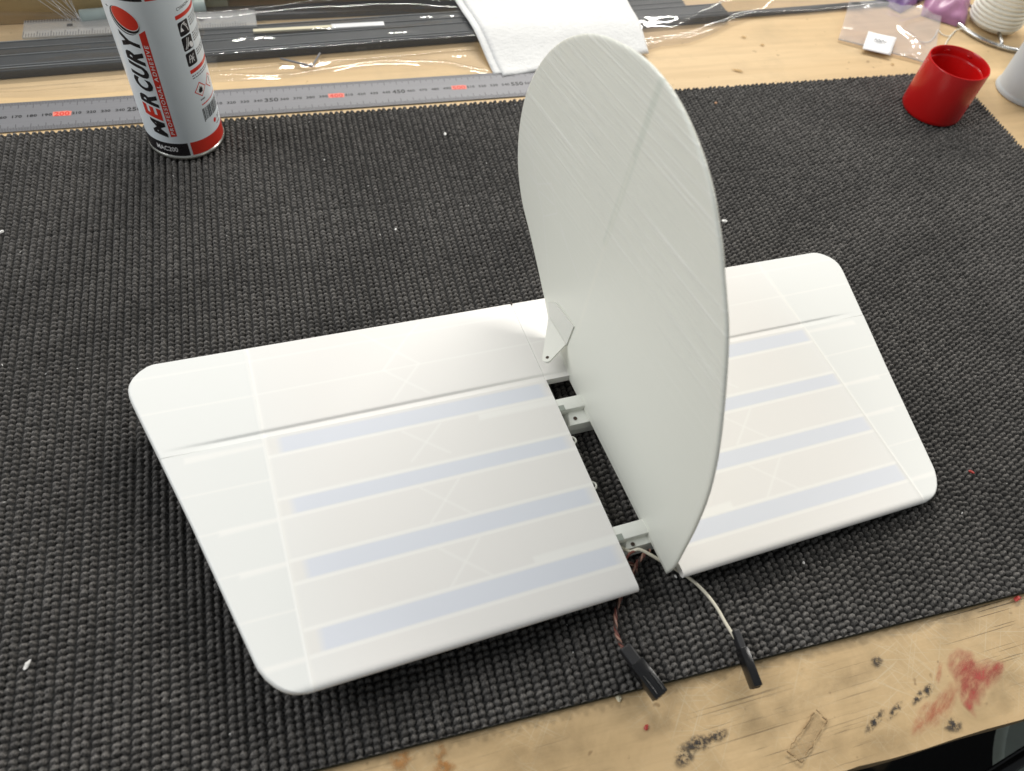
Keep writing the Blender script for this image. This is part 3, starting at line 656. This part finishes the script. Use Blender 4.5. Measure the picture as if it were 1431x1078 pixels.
def wrap(V2, F, layer, name, m, parent=None):
    """lay flat print (arc mm, height mm) onto the can"""
    bm = bmesh.new(); vs = [bm.verts.new((x, y, 0)) for x, y in V2]
    for f in F:
        try: bm.faces.new([vs[i] for i in f])
        except ValueError: pass
    xs_ = np.array(V2)[:, 0]
    for x in np.arange(math.floor(xs_.min()) + .7, xs_.max(), 1.4):
        bmesh.ops.bisect_plane(bm, geom=bm.verts[:] + bm.edges[:] + bm.faces[:], plane_co=(x, 0, 0), plane_no=(1, 0, 0))
    bm.verts.index_update(); V = np.array([v.co[:] for v in bm.verts]); F2 = [[v.index for v in f.verts] for f in bm.faces]; bm.free()
    R = CR + (.05 + .05 * layer) * MM; th = V[:, 0] * MM / CR
    W3 = np.stack([CC[0] + R * np.sin(th), CC[1] - R * np.cos(th), CZ + V[:, 1] * MM], 1)
    return mesh(name, W3, F2, m, parent or body, True)
def rect(x0, x1, y0, y1): return np.array([(x0, y0), (x1, y0), (x1, y1), (x0, y1)]), [(0, 1, 2, 3)]
def poly(P): return np.array(P), [tuple(range(len(P)))]
def ell(cx, cy, a, b, ang, n=40):
    t = np.linspace(0, 2 * math.pi, n + 1)[:-1]; x, y = a * np.cos(t), b * np.sin(t); return np.stack([cx + x * math.cos(ang) - y * math.sin(ang), cy + x * math.sin(ang) + y * math.cos(ang)], 1), [tuple(range(n))]
wrap(*rect(-37, 2.9, 3.4, 13.9), 0, 'black_band', M['canblack']); wrap(*rect(4.6, 42, 3.4, 13.9), 0, 'red_band', M['canred'])
wrap(*rect(-37, .8, 115.6, 150), 0, 'black_band', M['canblack']); wrap(*rect(2.4, 42, 115.6, 150), 0, 'red_band', M['canred'])
V, F = text_mesh('MAC200', .012); wrap(fit(V, -20.2, -4.6, 7.0, 10.9), F, 1, 'print_code', M['white_ink'])
def up_text(s, z0, z1, s_base, s_top, layer, name, m, bold, shear=0., spacing=1.):
    V, F = text_mesh(s, bold, spacing); V = fit(V, z0, z1, 0, s_base - s_top, shear); return wrap(np.stack([s_base - V[:, 1], V[:, 0]], 1), F, layer, name, m)
for ch, z0, z1, m in (('M', 18.8, 30.6, 'canblack'), ('E', 32.2, 41.2, 'canred'), ('R', 42.4, 51.6, 'canblack'), ('C', 53.0, 61.8, 'canblack'), ('U', 62.8, 71.8, 'canblack'), ('R', 73.0, 82.2, 'canblack'), ('Y', 81.4, 92.0, 'canblack')):
    top = -20.6 if ch != 'M' else -18.2
    up_text(ch, z0, z1, -8.2, top, 1, 'brand_letter', M[m], .045, .25)
wrap(np.array([(-6.6, 19.4), (-2.4, 20.2), (-2.4, 97.6), (-6.6, 95.0)]), [(0, 1, 2, 3)], 0, 'red_strip', M['canred'])
up_text('PROFESSIONAL ADHESIVE', 21.5, 87.5, -3.3, -5.7, 1, 'strip_text', M['white_ink'], .012, .1, 1.25)
ga = math.atan2(-.6, .8)
wrap(*ell(-14.9, 101.3, 9.3, 6.6, ga), 0, 'planet_ring', M['canblack']); wrap(*ell(-14.3, 102.1, 9.5, 6.6, ga), 1, 'planet_ring', M['canwhite'])
wrap(*ell(-13.7, 102.9, 9.7, 6.9, ga), 2, 'planet_ring', M['canblack']); wrap(*ell(-12.9, 103.9, 8.9, 6.2, ga), 3, 'planet_ring', M['white_ink']); wrap(*ell(-12.9, 104.1, 8.6, 5.9, ga), 4, 'planet_disc', M['canred'])
wrap(*poly([(-24.5 + r * math.cos(t), 108.5 + r * math.sin(t)) for r, t in [((2.0 if i % 4 == 0 else 1.2) if i % 2 == 0 else .35, i * math.pi / 4) for i in range(8)]]), 0, 'star', M['canblack'])
V, F = text_mesh('CYANOACRYLATE', .01); wrap(fit(V, 19.5, 42, 105.0, 107.0), F, 0, 'small_text', M['ink'])
wrap(*rect(17.3, 41, 100.1, 102.6), 0, 'red_bar', M['canred']); wrap(*rect(17.8, 41, 62.9, 65.5), 0, 'red_bar', M['canred'])
for zi, kd in ((93.4, 0), (83.3, 1), (72.6, 2)):
    P = []
    for sx, sy in ((1, 1), (-1, 1), (-1, -1), (1, -1)):
        for t in np.linspace(0, math.pi / 2, 4): P.append((21.9 + sx * 3.2 + 1.1 * (sx * (math.cos(t) if sx * sy > 0 else math.sin(t))), zi + sy * 3.5 + 1.1 * (sy * (math.sin(t) if sx * sy > 0 else math.cos(t)))))
    wrap(*poly(P), 0, 'icon', M['canblack'])
    def stroke(pts, wd):
        pts = catmull(pts, 5); T = np.gradient(pts, axis=0); T /= np.linalg.norm(T, axis=1)[:, None]; n_ = np.stack([-T[:, 1], T[:, 0]], 1) * wd / 2; m_ = len(pts)
        wrap(np.concatenate([pts + n_, pts - n_]), [(i, i + 1, m_ + i + 1, m_ + i) for i in range(m_ - 1)], 1, 'icon_line', M['white_ink'])
    if kd == 0:
        stroke([(19, zi - .5), (20.5, zi + 2.5), (23.4, zi + 3.4)], .5); stroke([(21.5, zi + 3.2), (24, zi), (25, zi - 3)], .5); stroke([(22.6, zi + 3), (24.8, zi + .6)], .4); wrap(*poly([(18.4, zi - 1.5), (21.4, zi - 1.8), (20, zi + 1)]), 1, 'icon_shape', M['white_ink'])
    elif kd == 1:
        stroke([(19, zi - 3.6), (20.8, zi - .4), (22, zi + 3.6)], .5); stroke([(20.3, zi - 3.6), (22, zi - .4), (23.4, zi + 3)], .45); stroke([(21.6, zi - 2.6), (22.8, zi)], .4); wrap(*ell(24.4, zi - 2, 1.5, 2.2, .4, 20), 1, 'icon_shape', M['white_ink'])
    else:
        stroke([(19.4, zi - 2.4), (20.4, zi + 2.6)], .5); stroke([(21.3, zi - 2.8), (22, zi), (21.2, zi + 2.8)], .5); stroke([(23.6, zi - 2.6), (22.8, zi + .4), (24, zi + 2.6)], .5); stroke([(19.6, zi), (24.2, zi - .2)], .4)
for zi in (97, 95.4, 93.8, 92.2, 86.4, 84.8, 83.2, 81.6, 75.2, 73.6, 72.0, 60.6, 58.9):
    x = 18.4 if zi < 62 else 27.6
    while x < 40:
        L = rng.uniform(.8, 2.2); wrap(*rect(x, x + L, zi, zi + .75), 0, 'small_print', M['cangrey']); x += L + rng.uniform(.35, .7)
for cxd in (22.4, 34.0):
    for hh, ly, mm_ in ((5.5, 0, 'canred'), (4.6, 1, 'white_ink')): wrap(*poly([(cxd + hh, 49.6), (cxd, 49.6 + hh), (cxd - hh, 49.6), (cxd, 49.6 - hh)]), ly, 'hazard_diamond', M[mm_])
wrap(*poly([(21.0, 47.4), (23.6, 47.4), (24.2, 49.4), (23.3, 51.6), (23.0, 50.2), (22.2, 52.6), (21.5, 50.6), (20.8, 50.2), (20.4, 48.6)]), 2, 'flame', M['ink'])
wrap(*poly([(33.8, 48.4), (34.4, 48.4), (34.5, 52.4), (33.7, 52.4)]), 2, 'exclamation', M['ink']); wrap(*ell(34.1, 47.3, .5, .5, 0, 10), 2, 'exclamation', M['ink'])
x = 20.2
while x < 24.2:
    L = rng.uniform(.5, 1.0); wrap(*rect(x, x + L, 41.6, 42.8), 0, 'small_print', M['cangrey']); x += L + .3
x = 20.2
while x < 38:
    L = rng.uniform(.8, 2.0); wrap(*rect(x, x + L, 38.0, 39.0), 0, 'small_print', M['canred']); x += L + .35
x = 19.2; first = True
while x < 38.4:
    L = random.choice([.28, .28, .55, .8]); wrap(*rect(x, x + L, 26.4 if not first else 25.4, 35.6), 0, 'barcode_bar', M['ink']); x += L + random.choice([.3, .3, .55]); first = False
wrap(*ell(28.8, 21.3, 1.7, 1.7, 0, 20), 0, 'red_dot', M['canred'])
for x0, x1, z0 in ((32, 36.4, 20.2), (32.4, 39, 21.6), (30, 36, 17.2)): wrap(*rect(x0, x1, z0, z0 + .7), 0, 'small_print', M['cangrey'])

# ------------------------------------------------------------------ red cap, upside down
pc = np.array([.5012, -.0538])
cap = empty('red_cap', (pc[0], pc[1], .001), 'glossy red plastic cap standing open end up on the far right of the mat', 'cap')
cap.rotation_euler = (0, 0, 0)
r = .0260
o = MB().lathe([(.0005, .0012), (r - .0035, .0004), (r - .0012, .0006), (r - .0002, .002), (r, .004), (r - .0003, .0452), (r - .0007, .0459), (r - .0015, .0459), (r - .0020, .0452), (r - .0023, .0385), (r - .0031, .0378), (r - .0034, .0372), (r - .0042, .005), (r - .007, .0032), (.0005, .0030)], (pc[0], pc[1], .001), 96).build('cap_shell', M['redcap'], cap, True); autosmooth(o, 40)
for t in (1.35, .55, 2.3): 
    th = np.linspace(t - .11, t + .11, 8); P_ = np.stack([pc[0] + (r - .0026) * np.cos(th), pc[1] + (r - .0026) * np.sin(th), np.full(8, .0432)], 1)
    MB().tube(P_, np.array([.0002, .0007, .0009, .001, .001, .0009, .0007, .0002]), 8).build('snap_ridge', M['redcap'], cap, True)

# ------------------------------------------------------------------ steel rule
RX = lambda r: (-57.3 + (r - 350) * .9995) * MM
rule = empty('steel_rule', (RX(300), .0245, TZ), 'long steel rule with black and red numerals lying behind the mat', 'ruler')
ra = .006; rc = np.array([-.0573, .0242])
def rp(r, y, z=0.): 
    X_ = (r - 350) * .9995 * MM; y = y * MM
    return np.array([rc[0] + X_ * math.cos(ra) - y * math.sin(ra), rc[1] + X_ * math.sin(ra) + y * math.cos(ra), TZ + .0011 + z])
m_ = MB().box((rc + [0, 0])[0:2].tolist() + [0] if False else ((rp(-8, 0) + rp(612, 0)) / 2 - [0, 0, .00055]), (.620, .034, .0011), rotz(ra), .0002).build('rule_blade', M['steel'], rule)
mb = MB()
for r in range(0, 601):
    for sgn in (1, -1):
        L = 7.5 if r % 10 == 0 else 5.5 if r % 5 == 0 else 3.6
        y1 = sgn * 16.6; y0 = y1 - sgn * L; wd = .2
        mb.add([rp(r - wd, y0, .00006), rp(r + wd, y0, .00006), rp(r + wd, y1, .00006), rp(r - wd, y1, .00006)], [(0, 1, 2, 3)])
o = mb.build('graduation_ticks', M['tick'], m_); o['kind'] = 'stuff'
def numeral(s, r, hgt, wd, m, bold, z=.00008):
    V, F = text_mesh(s, bold, 1.08); V = fit(V, r - wd / 2, r + wd / 2, -hgt / 2 - .2, hgt / 2 - .2)
    return mesh('numeral', [rp(x, y, z) for x, y in V], F, m, m_)
for r in range(130, 600, 10):
    if 258 < r < 300: continue
    if r % 100 == 0:
        a = [rp(r + dx_, dy_, .00007) for dx_, dy_ in [(-6.0, -2.6), (6.2, -2.9), (6.6, 2.2), (3, 3.0), (-2, 2.7), (-6.2, 2.6)]]
        mesh('red_fill', a, [tuple(range(6))], M['palered'], m_); numeral(str(r), r, 4.9, 10.4, M['redink'], .03, .0001)
    elif r % 50 == 0: numeral(str(r), r, 4.9, 10.4, M['ink'], .035)
    else: numeral(str(r), r, 3.0, 6.6, M['ink'], .035)

# ------------------------------------------------------------------ paper towel
def sheet(name, corners, nu, nv, zf, m, root, thick=.0008, solid=True):
    c = np.array(corners, float); u, v = np.meshgrid(np.linspace(0, 1, nu), np.linspace(0, 1, nv))
    P = ((1 - u) * (1 - v))[..., None] * c[0] + (u * (1 - v))[..., None] * c[1] + (u * v)[..., None] * c[2] + ((1 - u) * v)[..., None] * c[3]
    P = np.concatenate([P, zf(P[..., 0], P[..., 1], u, v)[..., None]], -1)
    T = P.reshape(-1, 3)
    if not solid: return mesh(name, T, gridfaces(nv, nu), m, root, True)
    B = T - [0, 0, thick]; k0 = len(T); F = gridfaces(nv, nu).tolist() + gridfaces(nv, nu, k0)[:, ::-1].tolist()
    def wall(ix):
        for a, b in zip(ix[:-1], ix[1:]): F.append((a, a + k0, b + k0, b))
    wall(list(range(nu))); wall([j * nu + nu - 1 for j in range(nv)]); wall([(nv - 1) * nu + i for i in range(nu)][::-1]); wall([j * nu for j in range(nv)][::-1])
    return mesh(name, np.concatenate([T, B]), F, m, root, True)
nz = np.vectorize(lambda x, y, s, o: pnoise(Vector((x * s, y * s, o))))
tow = empty('paper_towel', (.2, .1, TZ), 'folded white paper towel lying over the plastic sleeves behind the fin', 'paper towel')
def tz(lift):
    def f(x, y, u, v):
        z = TZ + .0016 + lift + (lambda q: q * q * (3 - 2 * q))(np.clip((y - .040) / .055, 0, 1)) * .0105 + nz(x, y, 24, lift * 999) * .0012 + nz(x, y, 70, 3) * .0005
        return z
    return f
sheet('lower_layer', [(.1265, .040), (.268, .057), (.282, .24), (.098, .24)], 50, 60, tz(0), M['towel'], tow, .0012)
c0 = [(.1335, .036), (.272, .054), (.279, .24), (.104, .24)]
def tz2(x, y, u, v): 
    z = tz(.0022)(x, y, u, v); e = np.clip(np.minimum(np.minimum(u, 1 - u) * .14, v * .2) / .0035, 0, 1); return z - .0016 * (1 - e) ** 2
sheet('upper_layer', c0, 90, 110, tz2, M['towel'], tow, .0012)

# ------------------------------------------------------------------ bars, sleeves and boards behind the rule
def bar(name, a, b, wd, ht, z, m, label, cat='bar', ridges=()):
    root = empty(name, ((a[0] + b[0]) / 2, (a[1] + b[1]) / 2, TZ), label, cat)
    a = np.array(a); b = np.array(b); d = b - a; L = np.linalg.norm(d); ang = math.atan2(d[1], d[0]); R = rotz(ang); c = np.array([*((a + b) / 2), z + ht / 2])
    MB().box(c, (L, wd, ht), R, .0008).build('bar_body', m, root)
    for y, w_ in ridges: MB().box(c + R @ np.array([0, y, ht / 2 + .0004]), (L * .999, w_, .0009), R, .0003).build('bar_ridge', M['barline'], root)
    return root
bar('channel_bar', (-.42, .072), (.372, .112), .020, .007, TZ + .0005, M['bar'], 'front black grooved bar inside the clear plastic sleeve behind the steel rule', 'bar', ((-.0075, .0012), (-.0045, .0008), (.0092, .0010)))
bar('channel_bar', (-.42, .0945), (.335, .130), .017, .0062, TZ + .0005, M['bar'], 'rear black bar inside the clear plastic sleeve behind the front bar', 'bar', ((.0070, .0012), (-.0020, .0006)))
bar('flat_bar', (-.125, .144), (.30, .146), .016, .005, TZ + .0004, M['ink'], 'flat black strip in the shadow below the pale pine board', 'bar')
bar('dark_strip', (.36, .109), (.60, .122), .006, .004, TZ + .0004, M['bar'], 'thin dark strip under the right-hand clear bag', 'bar')
o = MB().box((.0115, .180, TZ + .0175), (.232, .052, .018), rotz(-.035), .001).build('pine_board', M['pine']); tag(o, 'pale pine board lying over the flat black strip at the back', 'board')
o = MB().box((-.235, .186, TZ + .021), (.25, .080, .042), rotz(.03), .001).build('wooden_block', M['oldwood']); tag(o, 'brown wooden block at the back left behind the spray can', 'wood block')
o = MB().box((-.098, .176, TZ + .006), (.030, .034, .012), rotz(.0), .001).build('green_offcut', M['palegreen']); tag(o, 'pale green offcut beside the end of the pine board', 'offcut')
P_ = [(-.1975, .1375, TZ + .0072), (-.101, .1475, TZ + .0072)]
o = MB().tube(P_, .0070, 24).build('grey_tube', M['tube'], None, True); autosmooth(o); tag(o, 'short grey green plastic tube lying behind the spray can', 'tube')
# clear ruler inside the sleeve
cr = empty('clear_ruler', (-.16, .125, TZ), 'short clear plastic ruler with dark ticks seen through the sleeve behind the can', 'ruler')
MB().box((-.15, .1255, TZ + .0079), (.178, .024, .0018), rotz(.02), .0004).build('ruler_strip', M['acrylic'], cr)
mb = MB(); mb2 = MB()
for i in range(0, 170, 2):
    x = -.238 + i * MM; yb = .1255 + (x + .15) * .02
    L = .007 if i % 10 == 0 else .0045; mb.box((x, yb - .0118 + L / 2, TZ + .0090), (.0004, L, .0002)); mb2.box((x, yb + .0118 - .0016, TZ + .0090), (.0007, .0032, .0002))
o = mb.build('ruler_ticks', M['tick'], cr); o['kind'] = 'stuff'; o = mb2.build('ruler_teeth', M['tick'], cr); o['kind'] = 'stuff'
for x_, s_ in ((-.205, 4), (-.166, 8), (-.105, 12)): MB().box((x_, .1265, TZ + .0090), (.004, .0035, .0002)).build('ruler_mark', M['tick'], cr)
# bent wire and white sachets in the sleeve
wv = [at(392, 82, TZ + .003), at(436, 93, TZ + .003), at(447, 75, TZ + .003)]
o = MB().tube(wv, .0009, 8).build('bent_wire', M['steel'], None); tag(o, 'bent grey wire lying inside the clear sleeve in front of the bars', 'wire')
for (px, py, L, wd, m, lab) in ((500, 36, .045, .006, 'paper', 'white label strip inside the clear sleeve near the paper towel'), (410, 41, .065, .004, 'crumby', 'cream coloured stick inside the clear sleeve behind the bars')):
    p = at(px, py, TZ + .009); o = MB().box(p, (L, wd, .002), rotz(.02), .0004).build('label_strip' if m == 'paper' else 'cream_stick', M[m]); tag(o, lab, 'label' if m == 'paper' else 'stick')
# clear sleeves: one draped film each, humped over the bars, with rolled wavy front edges
def drape(name, x0, x1, yf, yb, nu, nv, seed, m, label, hump, root_loc):
    root = empty(name, root_loc, label, 'plastic bag')
    u, v = np.meshgrid(np.linspace(0, 1, nu), np.linspace(0, 1, nv)); X_ = np.zeros_like(u); Y_ = np.zeros_like(u)
    for i in range(nu):
        t = i / (nu - 1); f = np.array(yf(t)); b = np.array(yb(t)); X_[:, i] = f[0] + (b[0] - f[0]) * v[:, i]; Y_[:, i] = f[1] + (b[1] - f[1]) * v[:, i]
    Z_ = TZ + .0006 + hump(X_, Y_, u, v)
    Z_ += nz(X_, Y_, 16, seed) * .0016 * np.clip(v * 6, 0, 1) + nz(X_ * .35, Y_ * 1.6, 55, seed + 3) * .0012 * np.clip(v * 8, 0, 1)
    Z_ = np.maximum(Z_, TZ + .0004)
    o = mesh('film_sheet', np.stack([X_, Y_, Z_], -1).reshape(-1, 3), gridfaces(nv, nu), m, root, True); return root
def yf1(t): x = -.40 + .522 * t; return (x, .0475 + .010 * np.clip((x + .13) / .12, 0, 1) + .003 * math.sin(x * 38) - .014 * np.clip((x - .09) / .03, 0, 1))
def yb1(t): x = -.40 + .520 * t; return (x, .166)
def hump1(X_, Y_, u, v):
    d = (Y_ - np.vectorize(lambda t: yf1(t)[1])(u))
    s = np.clip((Y_ - .060 - .05 * (X_ + .26)) / .006, 0, 1); z = .0092 * s * s * (3 - 2 * s)
    roll = .0022 * np.exp(-((d - .0055 - .002 * np.sin(X_ * 55)) / .0028) ** 2) * (.55 + .6 * nz(X_, Y_ * 0, 26, 8)); 
    ridge = .0028 * np.exp(-((Y_ - .138 - .006 * np.sin(X_ * 21 + 1)) / .0030) ** 2)
    return z + np.maximum(roll, 0) + ridge
drape('clear_sleeve', 0, 0, yf1, yb1, 260, 90, 5., M['film'], 'long clear plastic sleeve over black bars, left of the paper towel', hump1, (-.1, .1, TZ))
PF = [(.262, .058), (.290, .066), (.318, .069), (.345, .080), (.372, .096), (.398, .106), (.46, .104), (.54, .112)]
def yf2(t):
    q = t * (len(PF) - 1); i = min(int(q), len(PF) - 2); f = q - i; return (PF[i][0] + (PF[i + 1][0] - PF[i][0]) * f, PF[i][1] + (PF[i + 1][1] - PF[i][1]) * f)
def yb2(t): x = .25 + .33 * t; return (x, .20)
def hump2(X_, Y_, u, v):
    z = .0095 * np.clip(v / .28, 0, 1) ** .8; roll = .0040 * np.exp(-((v - .03) / .028) ** 2)
    fold = .012 * np.exp(-(((Y_ - .092) - (X_ - .33) * .42) / .006) ** 2) * np.clip((X_ - .30) / .04, 0, 1)
    return z + roll + fold
drape('clear_bag', 0, 0, yf2, yb2, 120, 70, 15., M['film2'], 'crumpled clear plastic bag with shiny folds, right of the paper towel', hump2, (.4, .12, TZ))
# clear nylon strands across the wooden block
st = empty('nylon_strands', (-.235, .147, TZ), 'bundle of clear nylon strands hanging down over the wooden block', 'strands')
e_ = at(105, 30, TZ + .008)
for i in range(9):
    a = at(-14 + i * 11, -4, TZ + .047); a[1] = .146 - .0012; b = e_ + np.array([rng.normal(0, .0025) + .001 * i, -.002 + rng.normal(0, .001), rng.normal(0, .0008)])
    mid = (a + b) / 2 + np.array([0, -.002, -.001]); MB().tube(catmull([a, mid, b], 6), .00022, 5).build('strand', M['strand'], st, True)
# zip bag with label
zb = empty('zip_bag', (.53, .06, TZ), 'small clear zip bag with a white paper label lying on the bench', 'bag')
ZC = [(.472, .062), (.548, .014), (.612, .098), (.520, .128)]
def zz_(x, y, u, v): return TZ + .0010 + np.clip(v * 5, 0, 1) * (.0042 + .002 * nz(x, y, 45, 2)) + .0022 * np.exp(-((u - .72 - .12 * np.sin(v * 9)) / .05) ** 2) + .0013 * np.exp(-((v - .03) / .03) ** 2)
sheet('bag_film', ZC, 70, 70, zz_, M['zipfilm'], zb, .0001, False)
lc = [np.array([*at(a, b, TZ + .002)[:2]]) for a, b in [(1204, 71), (1243, 80), (1250, 58), (1211, 49)]]
_B = np.linalg.inv(np.array([np.array(ZC[1]) - ZC[0], np.array(ZC[3]) - ZC[0]]).T)
def labz(x, y, u, v):
    q_ = np.stack([x - ZC[0][0], y - ZC[0][1]], -1) @ _B.T; return zz_(x, y, np.clip(q_[..., 0], 0, .55), np.clip(q_[..., 1], 0, 1)) * .5 + (TZ + .0056) * .5 + .0004
lab = sheet('paper_label', lc, 8, 8, labz, M['paper'], zb, .0002)
sq = np.array([lc[0] + (lc[1] - lc[0]) * a + (lc[3] - lc[0]) * (b + .0) for a, b in [(.28, .55), (.34, .62), (.40, .50), (.46, .64), (.52, .50), (.58, .62), (.66, .54), (.72, .58)]])
MB().tube(np.c_[catmull(sq, 4), np.full(29, TZ + .0062)], .00035, 5).build('scribble', M['cangrey'], lab)
P_ = np.array([(*ZC[0], TZ + .0022), (*((np.array(ZC[0]) + np.array(ZC[1])) / 2), TZ + .0030), (*ZC[1], TZ + .0022)]); MB().tube(catmull(P_, 6), .0007, 6).build('zip_strip', M['acrylic'], zb, True)
def pillow(name, c, sx, sy, sz, ang, m, label):
    u, v = np.meshgrid(np.linspace(-1, 1, 40), np.linspace(-1, 1, 30)); e = ((1 - np.abs(u) ** 3) * (1 - np.abs(v) ** 3)) ** .5
    P_ = np.stack([u * sx, v * sy, e * sz * (1 + .35 * nz(u, v, 2.2, c[0] * 30))], -1).reshape(-1, 3) @ rotz(ang).T + np.array(c)
    Q = P_.copy(); Q[:, 2] = c[2] + (P_[:, 2] - c[2]) * -.0 - .0003; k0 = len(P_)
    o = mesh(name, np.concatenate([P_, Q]), gridfaces(30, 40).tolist() + gridfaces(30, 40, k0)[:, ::-1].tolist(), m, None, True); tag(o, label, 'wrapper'); return o
pillow('pink_packet', (.628, .112, TZ + .0006), .036, .022, .016, .9, M['pink'], 'crumpled pink packet behind the zip bag')
pillow('purple_packet', (.585, .133, TZ + .0006), .030, .018, .014, .5, M['purple'], 'crumpled purple packet left of the pink packet')

# ------------------------------------------------------------------ cord spool on a wire ring
sc_ = np.array([.659, .0745]); sp_ = empty('cord_spool', (sc_[0], sc_[1], TZ), 'spool of white cord standing in a round grey wire frame at the top right', 'spool')
mb = MB()
t = np.linspace(0, 15 * 2 * math.pi, 15 * 40); pr = .0235 + .0012 * np.sin(t / 30 * math.pi)
mb.tube(np.stack([sc_[0] + pr * np.cos(t), sc_[1] + pr * np.sin(t), TZ + .006 + t / (2 * math.pi) * .0040], 1), .0021, 8); mb.build('wound_cord', M['cord'], sp_, True)
MB().lathe([(.0235, .004), (.0235, .066)], (sc_[0], sc_[1], TZ), 40, True, True).build('spool_core', M['cord'], sp_, True)
rc2 = np.array([.676, .0805]); rr = .0575
t = np.linspace(0, 2 * math.pi, 90); MB().tube(np.stack([rc2[0] + rr * np.cos(t), rc2[1] + rr * np.sin(t), np.full(90, TZ + .0024)], 1), .0023, 10, False).build('wire_ring', M['chrome'], sp_, True)
for a in (-2.2, .1, 2.2):
    e0 = np.array([rc2[0] + rr * math.cos(a), rc2[1] + rr * math.sin(a), TZ + .0026]); d = sc_ - e0[:2]; d /= np.linalg.norm(d); e1_ = np.array([*(sc_ - d * .018), TZ + .0050]); MB().tube([e0, (e0 + e1_) / 2 + [0, 0, .001], e1_], .0016, 8).build('wire_spoke', M['chrome'], sp_, True)
def zc(a, b, z=TZ + .001): return at(1150 + a / 5.0925, b / 5.0925, z)
P_ = catmull([zc(995, 205, TZ + .004), zc(950, 215), zc(900, 258), zc(850, 246), zc(818, 215), zc(800, 252), zc(765, 292), zc(720, 302), zc(640, 285)], 8)
o = MB().tube(P_, .0005, 6).build('loose_thread', M['cord'], None, True); tag(o, 'thin white thread trailing from the cord spool towards the zip bag', 'thread')
P_ = catmull([zc(945, 216), zc(905, 262), zc(880, 300), zc(862, 335)], 8)
o = MB().tube(P_, .0005, 6).build('loose_thread', M['cord'], None, True); tag(o, 'short white thread end running behind the red cap', 'thread')
# frosted bottle at the right edge
fb_ = np.array([.6205, -.034]); fr_ = empty('frosted_bottle', (fb_[0], fb_[1], TZ), 'frosted grey plastic beaker with dark graduation marks at the right edge', 'beaker')
o = MB().lathe([(.0005, 0), (.0255, 0), (.0266, .0008), (.0266, .0030), (.0258, .0042), (.0252, .0055), (.0262, .06), (.0268, .085), (.0258, .085), (.0242, .006), (.0005, .006)], (fb_[0], fb_[1], TZ), 72).build('beaker_wall', M['frost'], fr_, True); autosmooth(o, 40)
for z_, th in ((.018, -2.45), (.030, -2.5), (.026, -1.8), (.044, -2.5), (.012, -1.75)):
    rz = .0254 + z_ * .0135 ; tt = np.linspace(th - .13, th + .13, 6); MB().tube(np.stack([fb_[0] + rz * np.cos(tt), fb_[1] + rz * np.sin(tt), np.full(6, TZ + z_)], 1), .0004, 5).build('graduation_mark', M['cangrey'], fr_)

# ------------------------------------------------------------------ crumbs and specks
def crumb(name, px, py, z, r, m, label, cat, stretch=1.6):
    bm = bmesh.new(); bmesh.ops.create_icosphere(bm, subdivisions=2, radius=1)
    a = random.uniform(0, 3.1)
    for v in bm.verts:
        k_ = 1 + .5 * pnoise(v.co * 1.7 + Vector((px, py, 0))); c = v.co * k_; x, y = c.x * stretch, c.y
        v.co = Vector((x * math.cos(a) - y * math.sin(a), x * math.sin(a) + y * math.cos(a), c.z * .7)) * r
    me = bpy.data.meshes.new(name); bm.to_mesh(me); bm.free(); me.materials.append(m); o = bpy.data.objects.new(name, me); COL.objects.link(o); o.location = at(px, py, z) + np.array([0, 0, r * .4])
    tag(o, label, cat); return o
crumb('white_crumb', 622, 188, .0008, .0011, M['crumbw'], 'white crumb on the mat between the can and the fin', 'crumb')
crumb('white_crumb', 1012, 310, .0008, .0013, M['crumbw'], 'white crumb on the mat just right of the fin', 'crumb')
crumb('white_crumb', 38, 930, .0008, .0010, M['crumbw'], 'white flake on the mat near the lower left corner', 'crumb', 2.4)
crumb('white_crumb', 2, 325, .0008, .0010, M['crumbw'], 'white flake on the mat at the left edge', 'crumb', 2.)
crumb('tan_crumb', 1000, 145, .0008, .0012, M['crumbb'], 'tan crumb on the mat right of the top of the fin', 'crumb', 1.2)
crumb('red_crumb', 1357, 660, .0008, .0010, M['crumbr'], 'small red flake on the mat right of the right tailplane tip', 'crumb')
crumb('red_crumb', 1421, 837, -.003, .0013, M['crumbr'], 'red flake on the bench at the right end of the mat edge', 'crumb', 2.)
crumb('red_crumb', 903, 1017, TZ, .0010, M['crumbr'], 'red flake on the bench below the chunky connector', 'crumb')
crumb('cream_crumb', 864, 976, TZ, .0013, M['crumby'], 'cream crumb on the bench against the front edge of the mat', 'crumb', 1.4)
crumb('white_crumb', 553, 321, .0008, .0007, M['crumbw'], 'tiny white speck on the mat below the fold line', 'crumb')
crumb('white_crumb', 1123, 787, .0008, .0006, M['crumbw'], 'tiny white speck on the mat below the right tailplane half', 'crumb')
crumb('white_crumb', 944, 806, .0008, .0006, M['crumbw'], 'tiny white speck on the mat under the fin tip', 'crumb')
